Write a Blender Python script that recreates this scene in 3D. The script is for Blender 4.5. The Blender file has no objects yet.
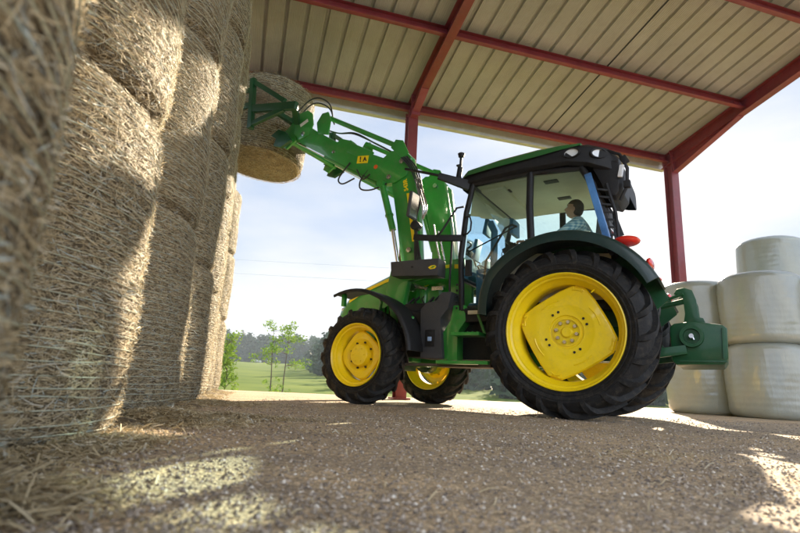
import bpy, bmesh, math, random
from mathutils import Vector, Matrix, noise
R = math.radians; PI = math.pi
random.seed(7)
sc = bpy.context.scene
COL = sc.collection

# ------------------------------------------------------------------ camera, light, exposure
cam_d = bpy.data.cameras.new('camera'); cam = bpy.data.objects.new('camera', cam_d); COL.objects.link(cam)
PITCH, ROLL, CAMH = 0.2255, -0.048, 0.24
cr, sr, cp, sp = math.cos(ROLL), math.sin(ROLL), math.cos(PITCH), math.sin(PITCH)
A = Matrix(((cr, 0, sr), (0, 1, 0), (-sr, 0, cr))); B = Matrix(((1, 0, 0), (0, cp, -sp), (0, sp, cp)))
M3 = B @ A
rx, fy, uz = M3.col[0], M3.col[1], M3.col[2]
cam.matrix_world = Matrix(((rx.x, uz.x, -fy.x, 0), (rx.y, uz.y, -fy.y, 0), (rx.z, uz.z, -fy.z, CAMH), (0, 0, 0, 1)))
cam_d.sensor_width = 36; cam_d.lens = 520 / 800 * 36
cam_d.clip_start = 0.02; cam_d.clip_end = 3000
cam_d.dof.use_dof = True; cam_d.dof.focus_distance = 5.2; cam_d.dof.aperture_fstop = 3.2
sc.camera = cam
sc.view_settings.view_transform = 'Standard'; sc.view_settings.look = 'None'
sc.view_settings.gamma = 1; sc.view_settings.use_curve_mapping = False
sc.view_settings.exposure = 2.0
SUN_EL, SUN_AZ = R(22.6), R(22.2)          # azimuth from +Y towards +X
w = bpy.data.worlds.new('World'); sc.world = w; w.use_nodes = True
nt = w.node_tree; bg = nt.nodes['Background']
sky = nt.nodes.new('ShaderNodeTexSky'); sky.sky_type = 'NISHITA'; sky.sun_disc = False
sky.sun_elevation = SUN_EL; sky.sun_rotation = SUN_AZ; sky.air_density = 1.0; sky.dust_density = 1.0; sky.ozone_density = 1.2
tc = nt.nodes.new('ShaderNodeTexCoord'); mp = nt.nodes.new('ShaderNodeMapping'); mp.inputs['Scale'].default_value = (1.2, 1.2, 4.0)
nz = nt.nodes.new('ShaderNodeTexNoise'); nz.inputs['Scale'].default_value = 1.6; nz.inputs['Detail'].default_value = 6; nz.inputs['Roughness'].default_value = .55
rp = nt.nodes.new('ShaderNodeValToRGB'); rp.color_ramp.elements[0].position = .40; rp.color_ramp.elements[1].position = .72
rp.color_ramp.elements[0].color = (.90, .90, .90, 1); rp.color_ramp.elements[1].color = (.98, .98, .98, 1)
mx = nt.nodes.new('ShaderNodeMix'); mx.data_type = 'RGBA'; mx.inputs[7].default_value = (5.4, 5.55, 5.9, 1)
nt.links.new(tc.outputs['Generated'], mp.inputs[0]); nt.links.new(mp.outputs[0], nz.inputs[0]); nt.links.new(nz.outputs[0], rp.inputs[0])
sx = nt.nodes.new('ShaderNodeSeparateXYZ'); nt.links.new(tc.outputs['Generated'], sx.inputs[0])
# sky veil brightened on the unseen side behind the camera, added as fill light
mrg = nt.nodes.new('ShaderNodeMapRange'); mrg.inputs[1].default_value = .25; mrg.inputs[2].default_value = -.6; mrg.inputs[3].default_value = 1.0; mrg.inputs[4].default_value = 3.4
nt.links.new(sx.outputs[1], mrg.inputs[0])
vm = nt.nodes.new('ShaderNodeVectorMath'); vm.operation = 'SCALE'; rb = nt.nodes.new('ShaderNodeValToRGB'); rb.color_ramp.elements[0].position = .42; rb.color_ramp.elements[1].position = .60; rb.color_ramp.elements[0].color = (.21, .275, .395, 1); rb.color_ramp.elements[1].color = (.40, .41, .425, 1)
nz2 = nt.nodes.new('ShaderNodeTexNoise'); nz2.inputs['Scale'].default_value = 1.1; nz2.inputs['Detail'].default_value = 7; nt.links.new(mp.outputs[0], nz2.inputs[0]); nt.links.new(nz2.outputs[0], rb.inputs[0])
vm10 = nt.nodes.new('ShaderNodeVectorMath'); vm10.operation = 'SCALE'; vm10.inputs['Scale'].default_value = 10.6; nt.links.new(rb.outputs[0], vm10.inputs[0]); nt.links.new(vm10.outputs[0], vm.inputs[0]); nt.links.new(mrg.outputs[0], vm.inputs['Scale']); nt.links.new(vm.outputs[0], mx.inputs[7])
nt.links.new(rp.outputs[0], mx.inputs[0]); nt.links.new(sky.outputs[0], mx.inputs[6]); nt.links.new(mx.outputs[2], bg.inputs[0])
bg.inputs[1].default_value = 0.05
sun_d = bpy.data.lights.new('sun', 'SUN'); sun = bpy.data.objects.new('sun', sun_d); COL.objects.link(sun)
sun_d.energy = 5.0; sun_d.angle = R(.55); sun_d.color = (1, .84, .62)
sdir = Vector((math.sin(SUN_AZ) * math.cos(SUN_EL), math.cos(SUN_AZ) * math.cos(SUN_EL), math.sin(SUN_EL)))
sun.rotation_euler = (-sdir).to_track_quat('-Z', 'Y').to_euler()

# ------------------------------------------------------------------ helpers
def link(o, parent=None):
    COL.objects.link(o)
    if parent: o.parent = parent
    return o
def tag(o, label=None, cat=None, group=None, kind=None):
    for k, v in (('label', label), ('category', cat), ('group', group), ('kind', kind)):
        if v: o[k] = v
    return o
def empty(name, loc=(0, 0, 0), rz=0):
    o = bpy.data.objects.new(name, None); COL.objects.link(o); o.location = loc; o.rotation_euler = (0, 0, rz); o.empty_display_size = .2
    return o
class MB:
    def __init__(s): s.v = []; s.f = []; s.mi = []; s.m = 0; s.tone = None
    def add(s, vs, fs):
        b = len(s.v); s.v += [Vector(v) for v in vs]
        for f in fs: s.f.append([b + i for i in f]); s.mi.append(s.m)
    def box(s, c, d, rot=None, taper=1):
        c = Vector(c); vs = []
        for z in (-1, 1):
            k = taper if z > 0 else 1
            for x, y in ((-1, -1), (1, -1), (1, 1), (-1, 1)):
                p = Vector((x * d[0] / 2 * k, y * d[1] / 2 * k, z * d[2] / 2))
                if rot is not None: p = rot @ p
                vs.append(c + p)
        s.add(vs, [(0, 3, 2, 1), (4, 5, 6, 7), (0, 1, 5, 4), (1, 2, 6, 5), (2, 3, 7, 6), (3, 0, 4, 7)])
    def bar(s, p, q, w, h=None, up=(0, 0, 1), w2=None, h2=None):
        p, q = Vector(p), Vector(q); h = h or w; w2 = w2 or w; h2 = h2 or h
        d = (q - p).normalized(); up = Vector(up); sd = d.cross(up)
        if sd.length < 1e-3: sd = d.cross(Vector((1, 0, 0)))
        sd.normalize(); u = sd.cross(d)
        vs = [p + sd * x * w / 2 + u * y * h / 2 for x, y in ((-1, -1), (1, -1), (1, 1), (-1, 1))] + \
             [q + sd * x * w2 / 2 + u * y * h2 / 2 for x, y in ((-1, -1), (1, -1), (1, 1), (-1, 1))]
        s.add(vs, [(0, 3, 2, 1), (4, 5, 6, 7), (0, 1, 5, 4), (1, 2, 6, 5), (2, 3, 7, 6), (3, 0, 4, 7)])
    def tube(s, pts, r, n=10, cap=True):
        pts = [Vector(p) for p in pts]; rs = r if isinstance(r, (list, tuple)) else [r] * len(pts)
        vs = []; pu = None
        for i, p in enumerate(pts):
            d = (pts[min(i + 1, len(pts) - 1)] - pts[max(i - 1, 0)]).normalized()
            if pu is None:
                pu = d.orthogonal().normalized()
            else:
                pu = (pu - d * pu.dot(d)).normalized()
            b = d.cross(pu)
            for k in range(n):
                a = 2 * PI * k / n; vs.append(p + (pu * math.cos(a) + b * math.sin(a)) * rs[i])
        fs = []
        for i in range(len(pts) - 1):
            for k in range(n):
                k2 = (k + 1) % n; fs.append((i * n + k, i * n + k2, (i + 1) * n + k2, (i + 1) * n + k))
        if cap: fs += [tuple(range(n))[::-1], tuple(range((len(pts) - 1) * n, len(pts) * n))]
        s.add(vs, fs)
    def prism(s, poly, y0, y1, ax='y'):      # polygon in (x,z), extruded along y
        def P(a, b, t): return (a, t, b) if ax == 'y' else ((t, a, b) if ax == 'x' else (a, b, t))
        n = len(poly); vs = [P(a, b, y0) for a, b in poly] + [P(a, b, y1) for a, b in poly]
        s.add(vs, [tuple(range(n)), tuple(range(n, 2 * n))[::-1]] + [(i, n + i, n + (i + 1) % n, (i + 1) % n) for i in range(n)])
    def lathe(s, prof, c, n=48, close=False, axis='y'):   # prof: (offset along axis, radius)
        vs = []; c = Vector(c)
        for a in range(n):
            t = 2 * PI * a / n; ct, st = math.cos(t), math.sin(t)
            for y, r in prof:
                vs.append(c + (Vector((r * ct, y, r * st)) if axis == 'y' else (Vector((r * ct, r * st, y)) if axis == 'z' else Vector((y, r * ct, r * st)))))
        m = len(prof); fs = []
        for a in range(n):
            b = (a + 1) % n
            for k in range(m - 1 + (1 if close else 0)):
                k2 = (k + 1) % m; fs.append((a * m + k, b * m + k, b * m + k2, a * m + k2))
        s.add(vs, fs)
    def ball(s, c, r, n=10):
        r = (r, r, r) if not isinstance(r, (tuple, list)) else r
        vs = [];c = Vector(c)
        for i in range(n + 1):
            t = PI * i / n
            for k in range(n * 2):
                a = PI * k / n; vs.append(c + Vector((r[0] * math.sin(t) * math.cos(a), r[1] * math.sin(t) * math.sin(a), r[2] * math.cos(t))))
        m = n * 2; s.add(vs, [(i * m + k, (i + 1) * m + k, (i + 1) * m + (k + 1) % m, i * m + (k + 1) % m) for i in range(n) for k in range(m)])
    def build(s, name, mats, parent=None, bevel=0, smooth=38, weld=True):
        me = bpy.data.meshes.new(name); mats = mats if isinstance(mats, (list, tuple)) else [mats]
        me.from_pydata([tuple(v) for v in s.v], [], s.f)
        for m in mats: me.materials.append(m)
        if len(mats) > 1: me.polygons.foreach_set('material_index', s.mi)
        if s.tone is not None:
            at = me.attributes.new('tone', 'FLOAT', 'POINT'); at.data.foreach_set('value', s.tone)
        me.update()
        if weld or bevel:
            bm = bmesh.new(); bm.from_mesh(me)
            if weld: bmesh.ops.remove_doubles(bm, verts=bm.verts, dist=1e-5)
            bmesh.ops.recalc_face_normals(bm, faces=bm.faces)
            if bevel:
                es = [e for e in bm.edges if len(e.link_faces) == 2 and e.calc_face_angle(0) > R(30)]
                bmesh.ops.bevel(bm, geom=es, offset=bevel, segments=2, affect='EDGES', profile=.6, clamp_overlap=True)
            for f in bm.faces: f.smooth = True
            for e in bm.edges:
                if len(e.link_faces) == 2: e.smooth = e.calc_face_angle(0) < R(smooth)
            bm.to_mesh(me); bm.free()
        return link(bpy.data.objects.new(name, me), parent)
def spl(pts, n=5):
    P = [Vector(p) for p in pts]; P = [P[0] * 2 - P[1]] + P + [P[-1] * 2 - P[-2]]; out = []
    for i in range(1, len(P) - 2):
        for k in range(n):
            t = k / n; a, b, c, d = P[i - 1], P[i], P[i + 1], P[i + 2]
            out.append(.5 * (2 * b + (c - a) * t + (2 * a - 5 * b + 4 * c - d) * t * t + (3 * b - a - 3 * c + d) * t ** 3))
    return out + [P[-2]]
def build_each(g, name, mats, parent=None, **kw):       # every loose piece of a builder becomes its own object
    par = list(range(len(g.v)))
    def find(a):
        while par[a] != a: par[a] = par[par[a]]; a = par[a]
        return a
    for f in g.f:
        for q in f[1:]: par[find(q)] = find(f[0])
    grp = {}
    for f in g.f: grp.setdefault(find(f[0]), []).append(f)
    out = []
    for fs in grp.values():
        m = MB(); ids = sorted({q for f in fs for q in f}); ix = {q: i for i, q in enumerate(ids)}
        m.v = [g.v[q] for q in ids]; m.f = [[ix[q] for q in f] for f in fs]; m.mi = [0] * len(fs); out.append(m.build(name, mats, parent, **kw))
    return out
def arc(cx, cz, r, a0, a1, n): return [(cx + r * math.cos(R(a0 + (a1 - a0) * i / n)), cz + r * math.sin(R(a0 + (a1 - a0) * i / n))) for i in range(n + 1)]

# ------------------------------------------------------------------ materials
def mat(name, col, rough=.5, metal=0, coat=0, var=.12, vscale=6, bump=0, bscale=60, col2=None, spec=.5, dirt=0):
    m = bpy.data.materials.new(name); m.use_nodes = True; t = m.node_tree; b = t.nodes['Principled BSDF']
    b.inputs['Roughness'].default_value = rough; b.inputs['Metallic'].default_value = metal; b.inputs['Coat Weight'].default_value = coat
    b.inputs['Specular IOR Level'].default_value = spec; b.inputs['Coat Roughness'].default_value = .08
    tc = t.nodes.new('ShaderNodeTexCoord'); n = t.nodes.new('ShaderNodeTexNoise'); n.inputs['Scale'].default_value = vscale; n.inputs['Detail'].default_value = 8
    n.inputs['Roughness'].default_value = .65
    t.links.new(tc.outputs['Object'], n.inputs[0])
    r = t.nodes.new('ShaderNodeValToRGB'); r.color_ramp.elements[0].position = .3; r.color_ramp.elements[1].position = .7
    c2 = col2 or tuple(min(1, c * (1 + var)) for c in col); c1 = tuple(c * (1 - var) for c in col)
    r.color_ramp.elements[0].color = (*c1, 1); r.color_ramp.elements[1].color = (*c2, 1)
    t.links.new(n.outputs[0], r.inputs[0])
    out = r.outputs[0]
    if dirt:
        n2 = t.nodes.new('ShaderNodeTexNoise'); n2.inputs['Scale'].default_value = vscale * 3.7; n2.inputs['Detail'].default_value = 10; n2.inputs['Roughness'].default_value = .75
        t.links.new(tc.outputs['Object'], n2.inputs[0])
        r2 = t.nodes.new('ShaderNodeValToRGB'); r2.color_ramp.elements[0].position = .5; r2.color_ramp.elements[1].position = .75
        r2.color_ramp.elements[0].color = (0, 0, 0, 1); r2.color_ramp.elements[1].color = (dirt, dirt, dirt, 1)
        t.links.new(n2.outputs[0], r2.inputs[0]); mxx = t.nodes.new('ShaderNodeMix'); mxx.data_type = 'RGBA'
        mxx.inputs[7].default_value = (.21, .17, .12, 1); t.links.new(r2.outputs[0], mxx.inputs[0]); t.links.new(out, mxx.inputs[6]); out = mxx.outputs[2]
    t.links.new(out, b.inputs['Base Color'])
    mr = t.nodes.new('ShaderNodeMapRange'); mr.inputs[3].default_value = max(.02, rough - .08); mr.inputs[4].default_value = min(1, rough + .12)
    t.links.new(n.outputs[0], mr.inputs[0]); t.links.new(mr.outputs[0], b.inputs['Roughness'])
    if bump:
        n3 = t.nodes.new('ShaderNodeTexNoise'); n3.inputs['Scale'].default_value = bscale; n3.inputs['Detail'].default_value = 6
        t.links.new(tc.outputs['Object'], n3.inputs[0]); bp = t.nodes.new('ShaderNodeBump'); bp.inputs['Strength'].default_value = bump; bp.inputs['Distance'].default_value = .01
        t.links.new(n3.outputs[0], bp.inputs['Height']); t.links.new(bp.outputs[0], b.inputs['Normal'])
    return m
def glass(name, tint, refl=.16):
    m = bpy.data.materials.new(name); m.use_nodes = True; t = m.node_tree; t.nodes.remove(t.nodes['Principled BSDF'])
    o = t.nodes['Material Output']; tr = t.nodes.new('ShaderNodeBsdfTransparent'); tr.inputs[0].default_value = (*tint, 1)
    gl = t.nodes.new('ShaderNodeBsdfGlossy'); gl.inputs['Roughness'].default_value = .02; gl.inputs[0].default_value = (.9, .95, 1, 1)
    fr = t.nodes.new('ShaderNodeFresnel'); fr.inputs[0].default_value = 1.5
    ad = t.nodes.new('ShaderNodeMath'); ad.operation = 'MULTIPLY_ADD'; ad.inputs[1].default_value = 1; ad.inputs[2].default_value = refl * .3
    mxs = t.nodes.new('ShaderNodeMixShader'); t.links.new(fr.outputs[0], ad.inputs[0]); t.links.new(ad.outputs[0], mxs.inputs[0])
    t.links.new(tr.outputs[0], mxs.inputs[1]); t.links.new(gl.outputs[0], mxs.inputs[2]); t.links.new(mxs.outputs[0], o.inputs[0])
    return m
GREEN = mat('green_paint', (.026, .26, .034), .32, coat=.5, var=.14, dirt=.30, vscale=3)
DGREEN = mat('dark_green_paint', (.005, .065, .018), .42, coat=.15, var=.15, dirt=.10, vscale=3, spec=.3)
YEL = mat('yellow_paint', (.93, .68, .004), .34, coat=.3, var=.06, dirt=.22, vscale=4)
BLK = mat('black_plastic', (.014, .014, .015), .5, var=.2, bump=.15, bscale=240, dirt=.08, spec=.3)
GRY = mat('grey_plastic', (.055, .056, .06), .5, var=.12, bump=.1, bscale=200, dirt=.12, spec=.3)
RUB = mat('tyre_rubber', (.012, .012, .012), .66, var=.3, vscale=5, bump=.3, bscale=90, dirt=.28, spec=.3)
STEEL = mat('bright_steel', (.55, .55, .56), .25, metal=1, var=.08)
CHR = mat('cylinder_chrome', (.8, .8, .82), .12, metal=1, var=.03)
HOSE = mat('black_hose', (.02, .02, .022), .4)
BEIGE = mat('headliner_fabric', (.66, .60, .42), .85, var=.06)
DECY = mat('yellow_decal', (.9, .68, .01), .4, var=.03)
DECW = mat('white_decal', (.75, .75, .72), .4, var=.03)
DECK = mat('black_decal', (.01, .01, .01), .5)
REDL = mat('red_lens', (.7, .02, .01), .15, coat=.8, var=.05)
LAMPG = mat('lamp_lens', (.75, .78, .8), .12, coat=1, var=.04, vscale=60)
SEATM = mat('seat_fabric', (.09, .1, .115), .9, var=.2, bump=.3)
BLUEP = mat('blue_grey_plastic', (.035, .14, .24), .45, var=.15)
GLS = glass('cab_glass', (.80, .94, .94))
GLSB = glass('cab_glass_blue', (.30, .55, .85), .3)
REDST = mat('red_steel_paint', (.20, .022, .028), .5, var=.2, vscale=2.5, bump=.08, bscale=40, dirt=.22, coat=.15)
GALV = mat('galvanised_gutter', (.5, .49, .45), .5, metal=.2, var=.12, vscale=4, dirt=.2)
BARK = mat('bark', (.12, .09, .06), .9, var=.35, vscale=14, bump=.6, bscale=40)

# ------------------------------------------------------------------ building frame
YA = 1.29
U = Vector((math.sin(YA), math.cos(YA), 0)); V = Vector((-math.cos(YA), math.sin(YA), 0))
P1 = Vector((.07, 9.8, 0)); TS = math.tan(.165); UA = math.atan2(U.y, U.x)
def bw(u, v, z=0): return P1 + U * u + V * v + Vector((0, 0, z))

# ------------------------------------------------------------------ ground
def nd(t, typ, **kw):
    n = t.nodes.new(typ)
    for k, v in kw.items():
        if k[0] == '_': setattr(n, k[1:], v)
        else: n.inputs[k].default_value = v
    return n
def gravel_mat():
    m = bpy.data.materials.new('gravel'); m.use_nodes = True; t = m.node_tree; b = t.nodes['Principled BSDF']; b.inputs['Roughness'].default_value = .85
    tc = nd(t, 'ShaderNodeTexCoord')
    v1 = nd(t, 'ShaderNodeTexVoronoi', Scale=115.0); v2 = nd(t, 'ShaderNodeTexVoronoi', Scale=48.0)
    big = nd(t, 'ShaderNodeTexNoise', Scale=1.3, Detail=8.0, Roughness=.65); fine = nd(t, 'ShaderNodeTexNoise', Scale=160.0, Detail=4.0)
    for n in (v1, v2, big, fine): t.links.new(tc.outputs['Object'], n.inputs['Vector'])
    r = nd(t, 'ShaderNodeValToRGB'); e = r.color_ramp.elements
    e[0].position = .0; e[0].color = (.19, .16, .125, 1); e[1].position = 1; e[1].color = (.66, .55, .41, 1)
    e2 = r.color_ramp.elements.new(.45); e2.color = (.31, .26, .20, 1); e3 = r.color_ramp.elements.new(.8); e3.color = (.42, .355, .27, 1)
    sep = nd(t, 'ShaderNodeSeparateColor'); t.links.new(v1.outputs['Color'], sep.inputs[0]); t.links.new(sep.outputs[0], r.inputs[0])
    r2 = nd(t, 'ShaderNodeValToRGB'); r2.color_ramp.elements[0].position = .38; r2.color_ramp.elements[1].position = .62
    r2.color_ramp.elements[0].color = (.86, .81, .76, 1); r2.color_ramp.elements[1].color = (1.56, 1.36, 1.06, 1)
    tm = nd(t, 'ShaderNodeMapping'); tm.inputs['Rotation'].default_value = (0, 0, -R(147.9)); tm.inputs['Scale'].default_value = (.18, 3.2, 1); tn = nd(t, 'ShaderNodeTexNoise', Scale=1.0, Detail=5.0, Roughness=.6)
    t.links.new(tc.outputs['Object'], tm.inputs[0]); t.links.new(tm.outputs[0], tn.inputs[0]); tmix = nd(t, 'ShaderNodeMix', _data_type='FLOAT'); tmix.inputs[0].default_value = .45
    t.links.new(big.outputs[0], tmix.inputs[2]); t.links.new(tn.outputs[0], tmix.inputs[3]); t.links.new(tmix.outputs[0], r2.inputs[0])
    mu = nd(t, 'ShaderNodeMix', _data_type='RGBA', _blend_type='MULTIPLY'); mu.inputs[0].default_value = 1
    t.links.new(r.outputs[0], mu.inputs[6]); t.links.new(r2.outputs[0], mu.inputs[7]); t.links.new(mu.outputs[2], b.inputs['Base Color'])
    a = nd(t, 'ShaderNodeMath', _operation='MULTIPLY'); a.inputs[1].default_value = -.7; t.links.new(v1.outputs['Distance'], a.inputs[0])
    a2 = nd(t, 'ShaderNodeMath', _operation='MULTIPLY_ADD'); a2.inputs[1].default_value = -.6; t.links.new(v2.outputs['Distance'], a2.inputs[0]); t.links.new(a.outputs[0], a2.inputs[2])
    a3 = nd(t, 'ShaderNodeMath', _operation='MULTIPLY_ADD'); a3.inputs[1].default_value = .4; t.links.new(fine.outputs[0], a3.inputs[0]); t.links.new(a2.outputs[0], a3.inputs[2])
    bp = nd(t, 'ShaderNodeBump', Strength=.9, Distance=.008); t.links.new(a3.outputs[0], bp.inputs['Height']); t.links.new(bp.outputs[0], b.inputs['Normal'])
    return m
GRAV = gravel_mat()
GRASS = mat('meadow_grass', (.055, .105, .008), 1, var=.25, vscale=.07, col2=(.125, .155, .022), bump=.6, bscale=1.2, spec=.03)
def terr(u, v):
    d = max(0, v - 2.0)
    if u > 12: d = max(d, (u - 12) * .8)
    z = -.012 - .9 * (1 - math.exp(-d / 12.0))
    if d > 30: z += 10.6 * (1 - math.exp(-((d - 30) / 150.0) ** 1.4))
    z += .02 * d ** .5 * noise.noise(Vector((u * .03, v * .03, 0))) * (1 if d > 0 else 0)
    if v > 60: z += max(0, u) * .012 * min(1, (v - 60) / 150)
    return z
g = MB(); us = []; x = 0; st = 1.0
while x < 900: us.append(x); x += st; st *= 1.13
us = [-a for a in us[::-1][:-1]] + us
vs_ = [a for a in us if a > -60 and a < 700]; N = len(vs_)
g.add([bw(u, v, terr(u, v)) for u in us for v in vs_], [(i * N + j, (i + 1) * N + j, (i + 1) * N + j + 1, i * N + j + 1) for i in range(len(us) - 1) for j in range(N - 1)])
tag(g.build('terrain', GRASS, smooth=180), kind='structure')
g = MB(); nu, nv = 90, 60
def slab_z(u, v):
    p = bw(u, v); z = .006 * noise.noise(Vector((p.x * .9, p.y * .9, 0)))
    return z + .0
rows = []
for i in range(nu + 1):
    for j in range(nv + 1):
        u = -14 + 28 * i / nu; v = -16 + (18.2) * j / nv
        e = noise.noise(Vector((u * .8, 3.3, 0))) * .35 if j == nv else 0
        g.v.append(bw(u, v + e, slab_z(u, v) if 0 < j < nv and 0 < i < nu else -.04))
g.f = [[i * (nv + 1) + j, (i + 1) * (nv + 1) + j, (i + 1) * (nv + 1) + j + 1, i * (nv + 1) + j + 1] for i in range(nu) for j in range(nv)]; g.mi = [0] * len(g.f)
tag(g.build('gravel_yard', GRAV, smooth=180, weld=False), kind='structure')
# loose stones on the yard: many small faceted chips
def tone_mat(name, stops, rough=.8, trans=0):
    m = bpy.data.materials.new(name); m.use_nodes = True; t = m.node_tree; b = t.nodes['Principled BSDF']; b.inputs['Roughness'].default_value = rough
    b.inputs['Specular IOR Level'].default_value = .25
    at = nd(t, 'ShaderNodeAttribute', _attribute_name='tone'); r = nd(t, 'ShaderNodeValToRGB'); e = r.color_ramp.elements
    e[0].position, e[0].color = stops[0][0], (*stops[0][1], 1); e[1].position, e[1].color = stops[-1][0], (*stops[-1][1], 1)
    for p, c in stops[1:-1]: q = e.new(p); q.color = (*c, 1)
    t.links.new(at.outputs['Fac'], r.inputs[0]); t.links.new(r.outputs[0], b.inputs['Base Color'])
    if trans:
        tl = nd(t, 'ShaderNodeBsdfTranslucent'); t.links.new(r.outputs[0], tl.inputs[0]); ms = nd(t, 'ShaderNodeMixShader'); ms.inputs[0].default_value = trans
        o = t.nodes['Material Output']; t.links.new(b.outputs[0], ms.inputs[1]); t.links.new(tl.outputs[0], ms.inputs[2]); t.links.new(ms.outputs[0], o.inputs[0])
    return m
CHIP = tone_mat('stone_chips', [(0, (.13, .105, .085)), (.5, (.30, .245, .19)), (.88, (.46, .38, .30)), (1, (.70, .64, .55))])
g = MB(); g.tone = []
for _ in range(30000):
    y = .45 + 6.5 * random.random() ** 1.7; x = random.uniform(-.85, .85) * y * 1.05 + random.uniform(-.2, .2)
    if x < -1.6: continue
    s = random.uniform(.002, .0065) * (1 + .25 * y ** .5); c = Vector((x, y, s * .25)); q = Matrix.Rotation(random.random() * 6.3, 3, 'Z')
    vs = [c + q @ Vector(p) * s for p in ((1.2, .1, 0), (0, .9, .1), (-.9, -.1, 0), (.1, -.8, -.1), (.15, .1, .75))]
    g.add(vs, [(0, 1, 4), (1, 2, 4), (2, 3, 4), (3, 0, 4)]); tn = random.random(); g.tone += [tn] * 5
tag(g.build('loose_gravel', CHIP, smooth=0, weld=False), 'brown and pale stone chips scattered over the shaded yard', 'gravel', kind='stuff')

# ------------------------------------------------------------------ open-sided shed
shed = empty('open_shed', P1, UA)
tag(shed, 'red steel frame shed with ribbed sheet roof sheltering the green tractor', 'shed')
def sheet_mat():
    m = mat('roof_sheet', (.345, .325, .31), .6, var=.14, vscale=1.1, dirt=.25)
    t = m.node_tree; b = t.nodes['Principled BSDF']; tc = nd(t, 'ShaderNodeTexCoord')
    wv = nd(t, 'ShaderNodeTexWave', Scale=9.0); wv.bands_direction = 'X'; wv.wave_profile = 'SIN'
    t.links.new(tc.outputs['Object'], wv.inputs[0]); bp = nd(t, 'ShaderNodeBump', Strength=.55, Distance=.006); t.links.new(wv.outputs[0], bp.inputs['Height']); t.links.new(bp.outputs[0], b.inputs['Normal'])
    return m
SHEET = sheet_mat()
def rz(v): return 5.75 - TS * v          # underside of purlins; shed-local y = v, x = u
def roofpt(u, v, dz): return (u, v, rz(v) + dz)
PITCHR = 1 / 3.0; VR0, VR1 = .21, -13.0
def roof_panel(u0, u1, dz):
    g = MB(); prof = []; u = u0
    while u < u1 - .01:
        # a trapezoid rib opening upward: dark narrow grooves seen from below
        prof += [(u, 0), (u + .262, 0), (u + .278, .048), (u + .318, .048)]
        u += PITCHR
    prof.append((min(u, u1), 0)); nvv = 14
    for k in range(nvv + 1):
        v = VR0 + (VR1 - VR0) * k / nvv
        for (uu, h) in prof: g.v.append(Vector(roofpt(uu, v, dz + h)))
    m = len(prof); g.f = [[k * m + i, k * m + i + 1, (k + 1) * m + i + 1, (k + 1) * m + i] for k in range(nvv) for i in range(m - 1)]; g.mi = [0] * len(g.f)
    o = g.build('roof_panel', SHEET, shed, smooth=20, weld=False); return o
roof_panel(-9.0, -.06 + 3.24, .203)
roof_panel(3.21, 6.62, .222)
g = MB(); g.bar(roofpt(3.205, VR0, .195), roofpt(3.205, VR1, .195), .022, .012); g.build('seam', DECK, shed)
def ibeam(g, p, q, h, wd, tf=.014, tw=.01, up=(0, 0, 1), h2=None):
    p, q = Vector(p), Vector(q); h2 = h2 or h; d = (q - p).normalized(); sd = d.cross(Vector(up)).normalized(); u = sd.cross(d)
    # top flange line is p-q shifted; p,q are on the bottom flange line
    g.bar(p + u * tf / 2, q + u * tf / 2, wd, tf, up)
    g.bar(p + u * (h - tf / 2), q + u * (h2 - tf / 2), wd, tf, up)
    a, b, c, e = p + u * tf, q + u * tf, q + u * (h2 - tf), p + u * (h - tf)
    s2 = sd * tw / 2; g.add([a - s2, b - s2, c - s2, e - s2, a + s2, b + s2, c + s2, e + s2], [(0, 1, 2, 3), (7, 6, 5, 4), (0, 4, 5, 1), (1, 5, 6, 2), (2, 6, 7, 3), (3, 7, 4, 0)])
for (uu, haunch) in ((0.0, 0), (6.5, 1)):
    g = MB(); vb = .02
    ibeam(g, (uu, vb, -.02), (uu, vb, rz(0) - .02), .24, .20, up=(0, -1, 0))
    po = g.build('post', REDST, shed, bevel=.003)
    b = MB(); b.box((uu, -.1, .02), (.32, .36, .03)); b.build('base_plate', REDST, po)
    g = MB(); dzr = -.09
    ibeam(g, (uu, .12, rz(.12) + dzr), (uu, VR1, rz(VR1) + dzr), .29, .16)
    # haunch wedge below rafter
    hl = 2.0 if haunch else .9; hd = .26 if haunch else .16
    A_, B_ = Vector((uu, -.20, rz(-.20) + dzr - hd)), Vector((uu, -hl, rz(-hl) + dzr - .004))
    g.bar(A_, B_, .15, .014)
    g.prism([(-.20, rz(-.2) + dzr), (-.20, A_.z), (-hl, B_.z), (-hl, rz(-hl) + dzr)], uu - .005, uu + .005, ax='x')
    ra = g.build('rafter', REDST, shed, bevel=.003)
    pl = MB(); pl.box((uu, -.33 if not haunch else -.22, rz(-.3) - .03), (.18, .024, .34 + hd), Matrix.Rotation(-.16, 3, 'X'))
    for k in range(4):
        for sx in (-.06, .06): pl.lathe([(0, 0), (0, .016), (.03, .016), (.03, 0)], (uu + sx, -.34 if not haunch else -.25, rz(-.3) - .14 + k * .09), 6)
    pl.build('bolted_plate', REDST, ra, bevel=.002)
VP = [0.0, -2.05, -4.0, -6.0, -8.0, -10.0, -12.0]
for i, v in enumerate(VP):
    for (a, b) in ((-9, -.012), (.012, 6.488)):
        g = MB(); h = .19
        # C section purlin, open side uphill
        g.box((0, 0, 0), (b - a, .012, h)); g.box((0, -.03, h / 2 - .006), (b - a, .06, .011)); g.box((0, -.036, -h / 2 + .006), (b - a, .072, .012)); g.box((0, -.064, -h / 2 + .02), (b - a, .01, .03))
        o = g.build('purlin', REDST, shed, bevel=.002); o.location = ((a + b) / 2, v, rz(v) + .1); o.rotation_euler = (-math.atan(TS), 0, 0)
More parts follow.
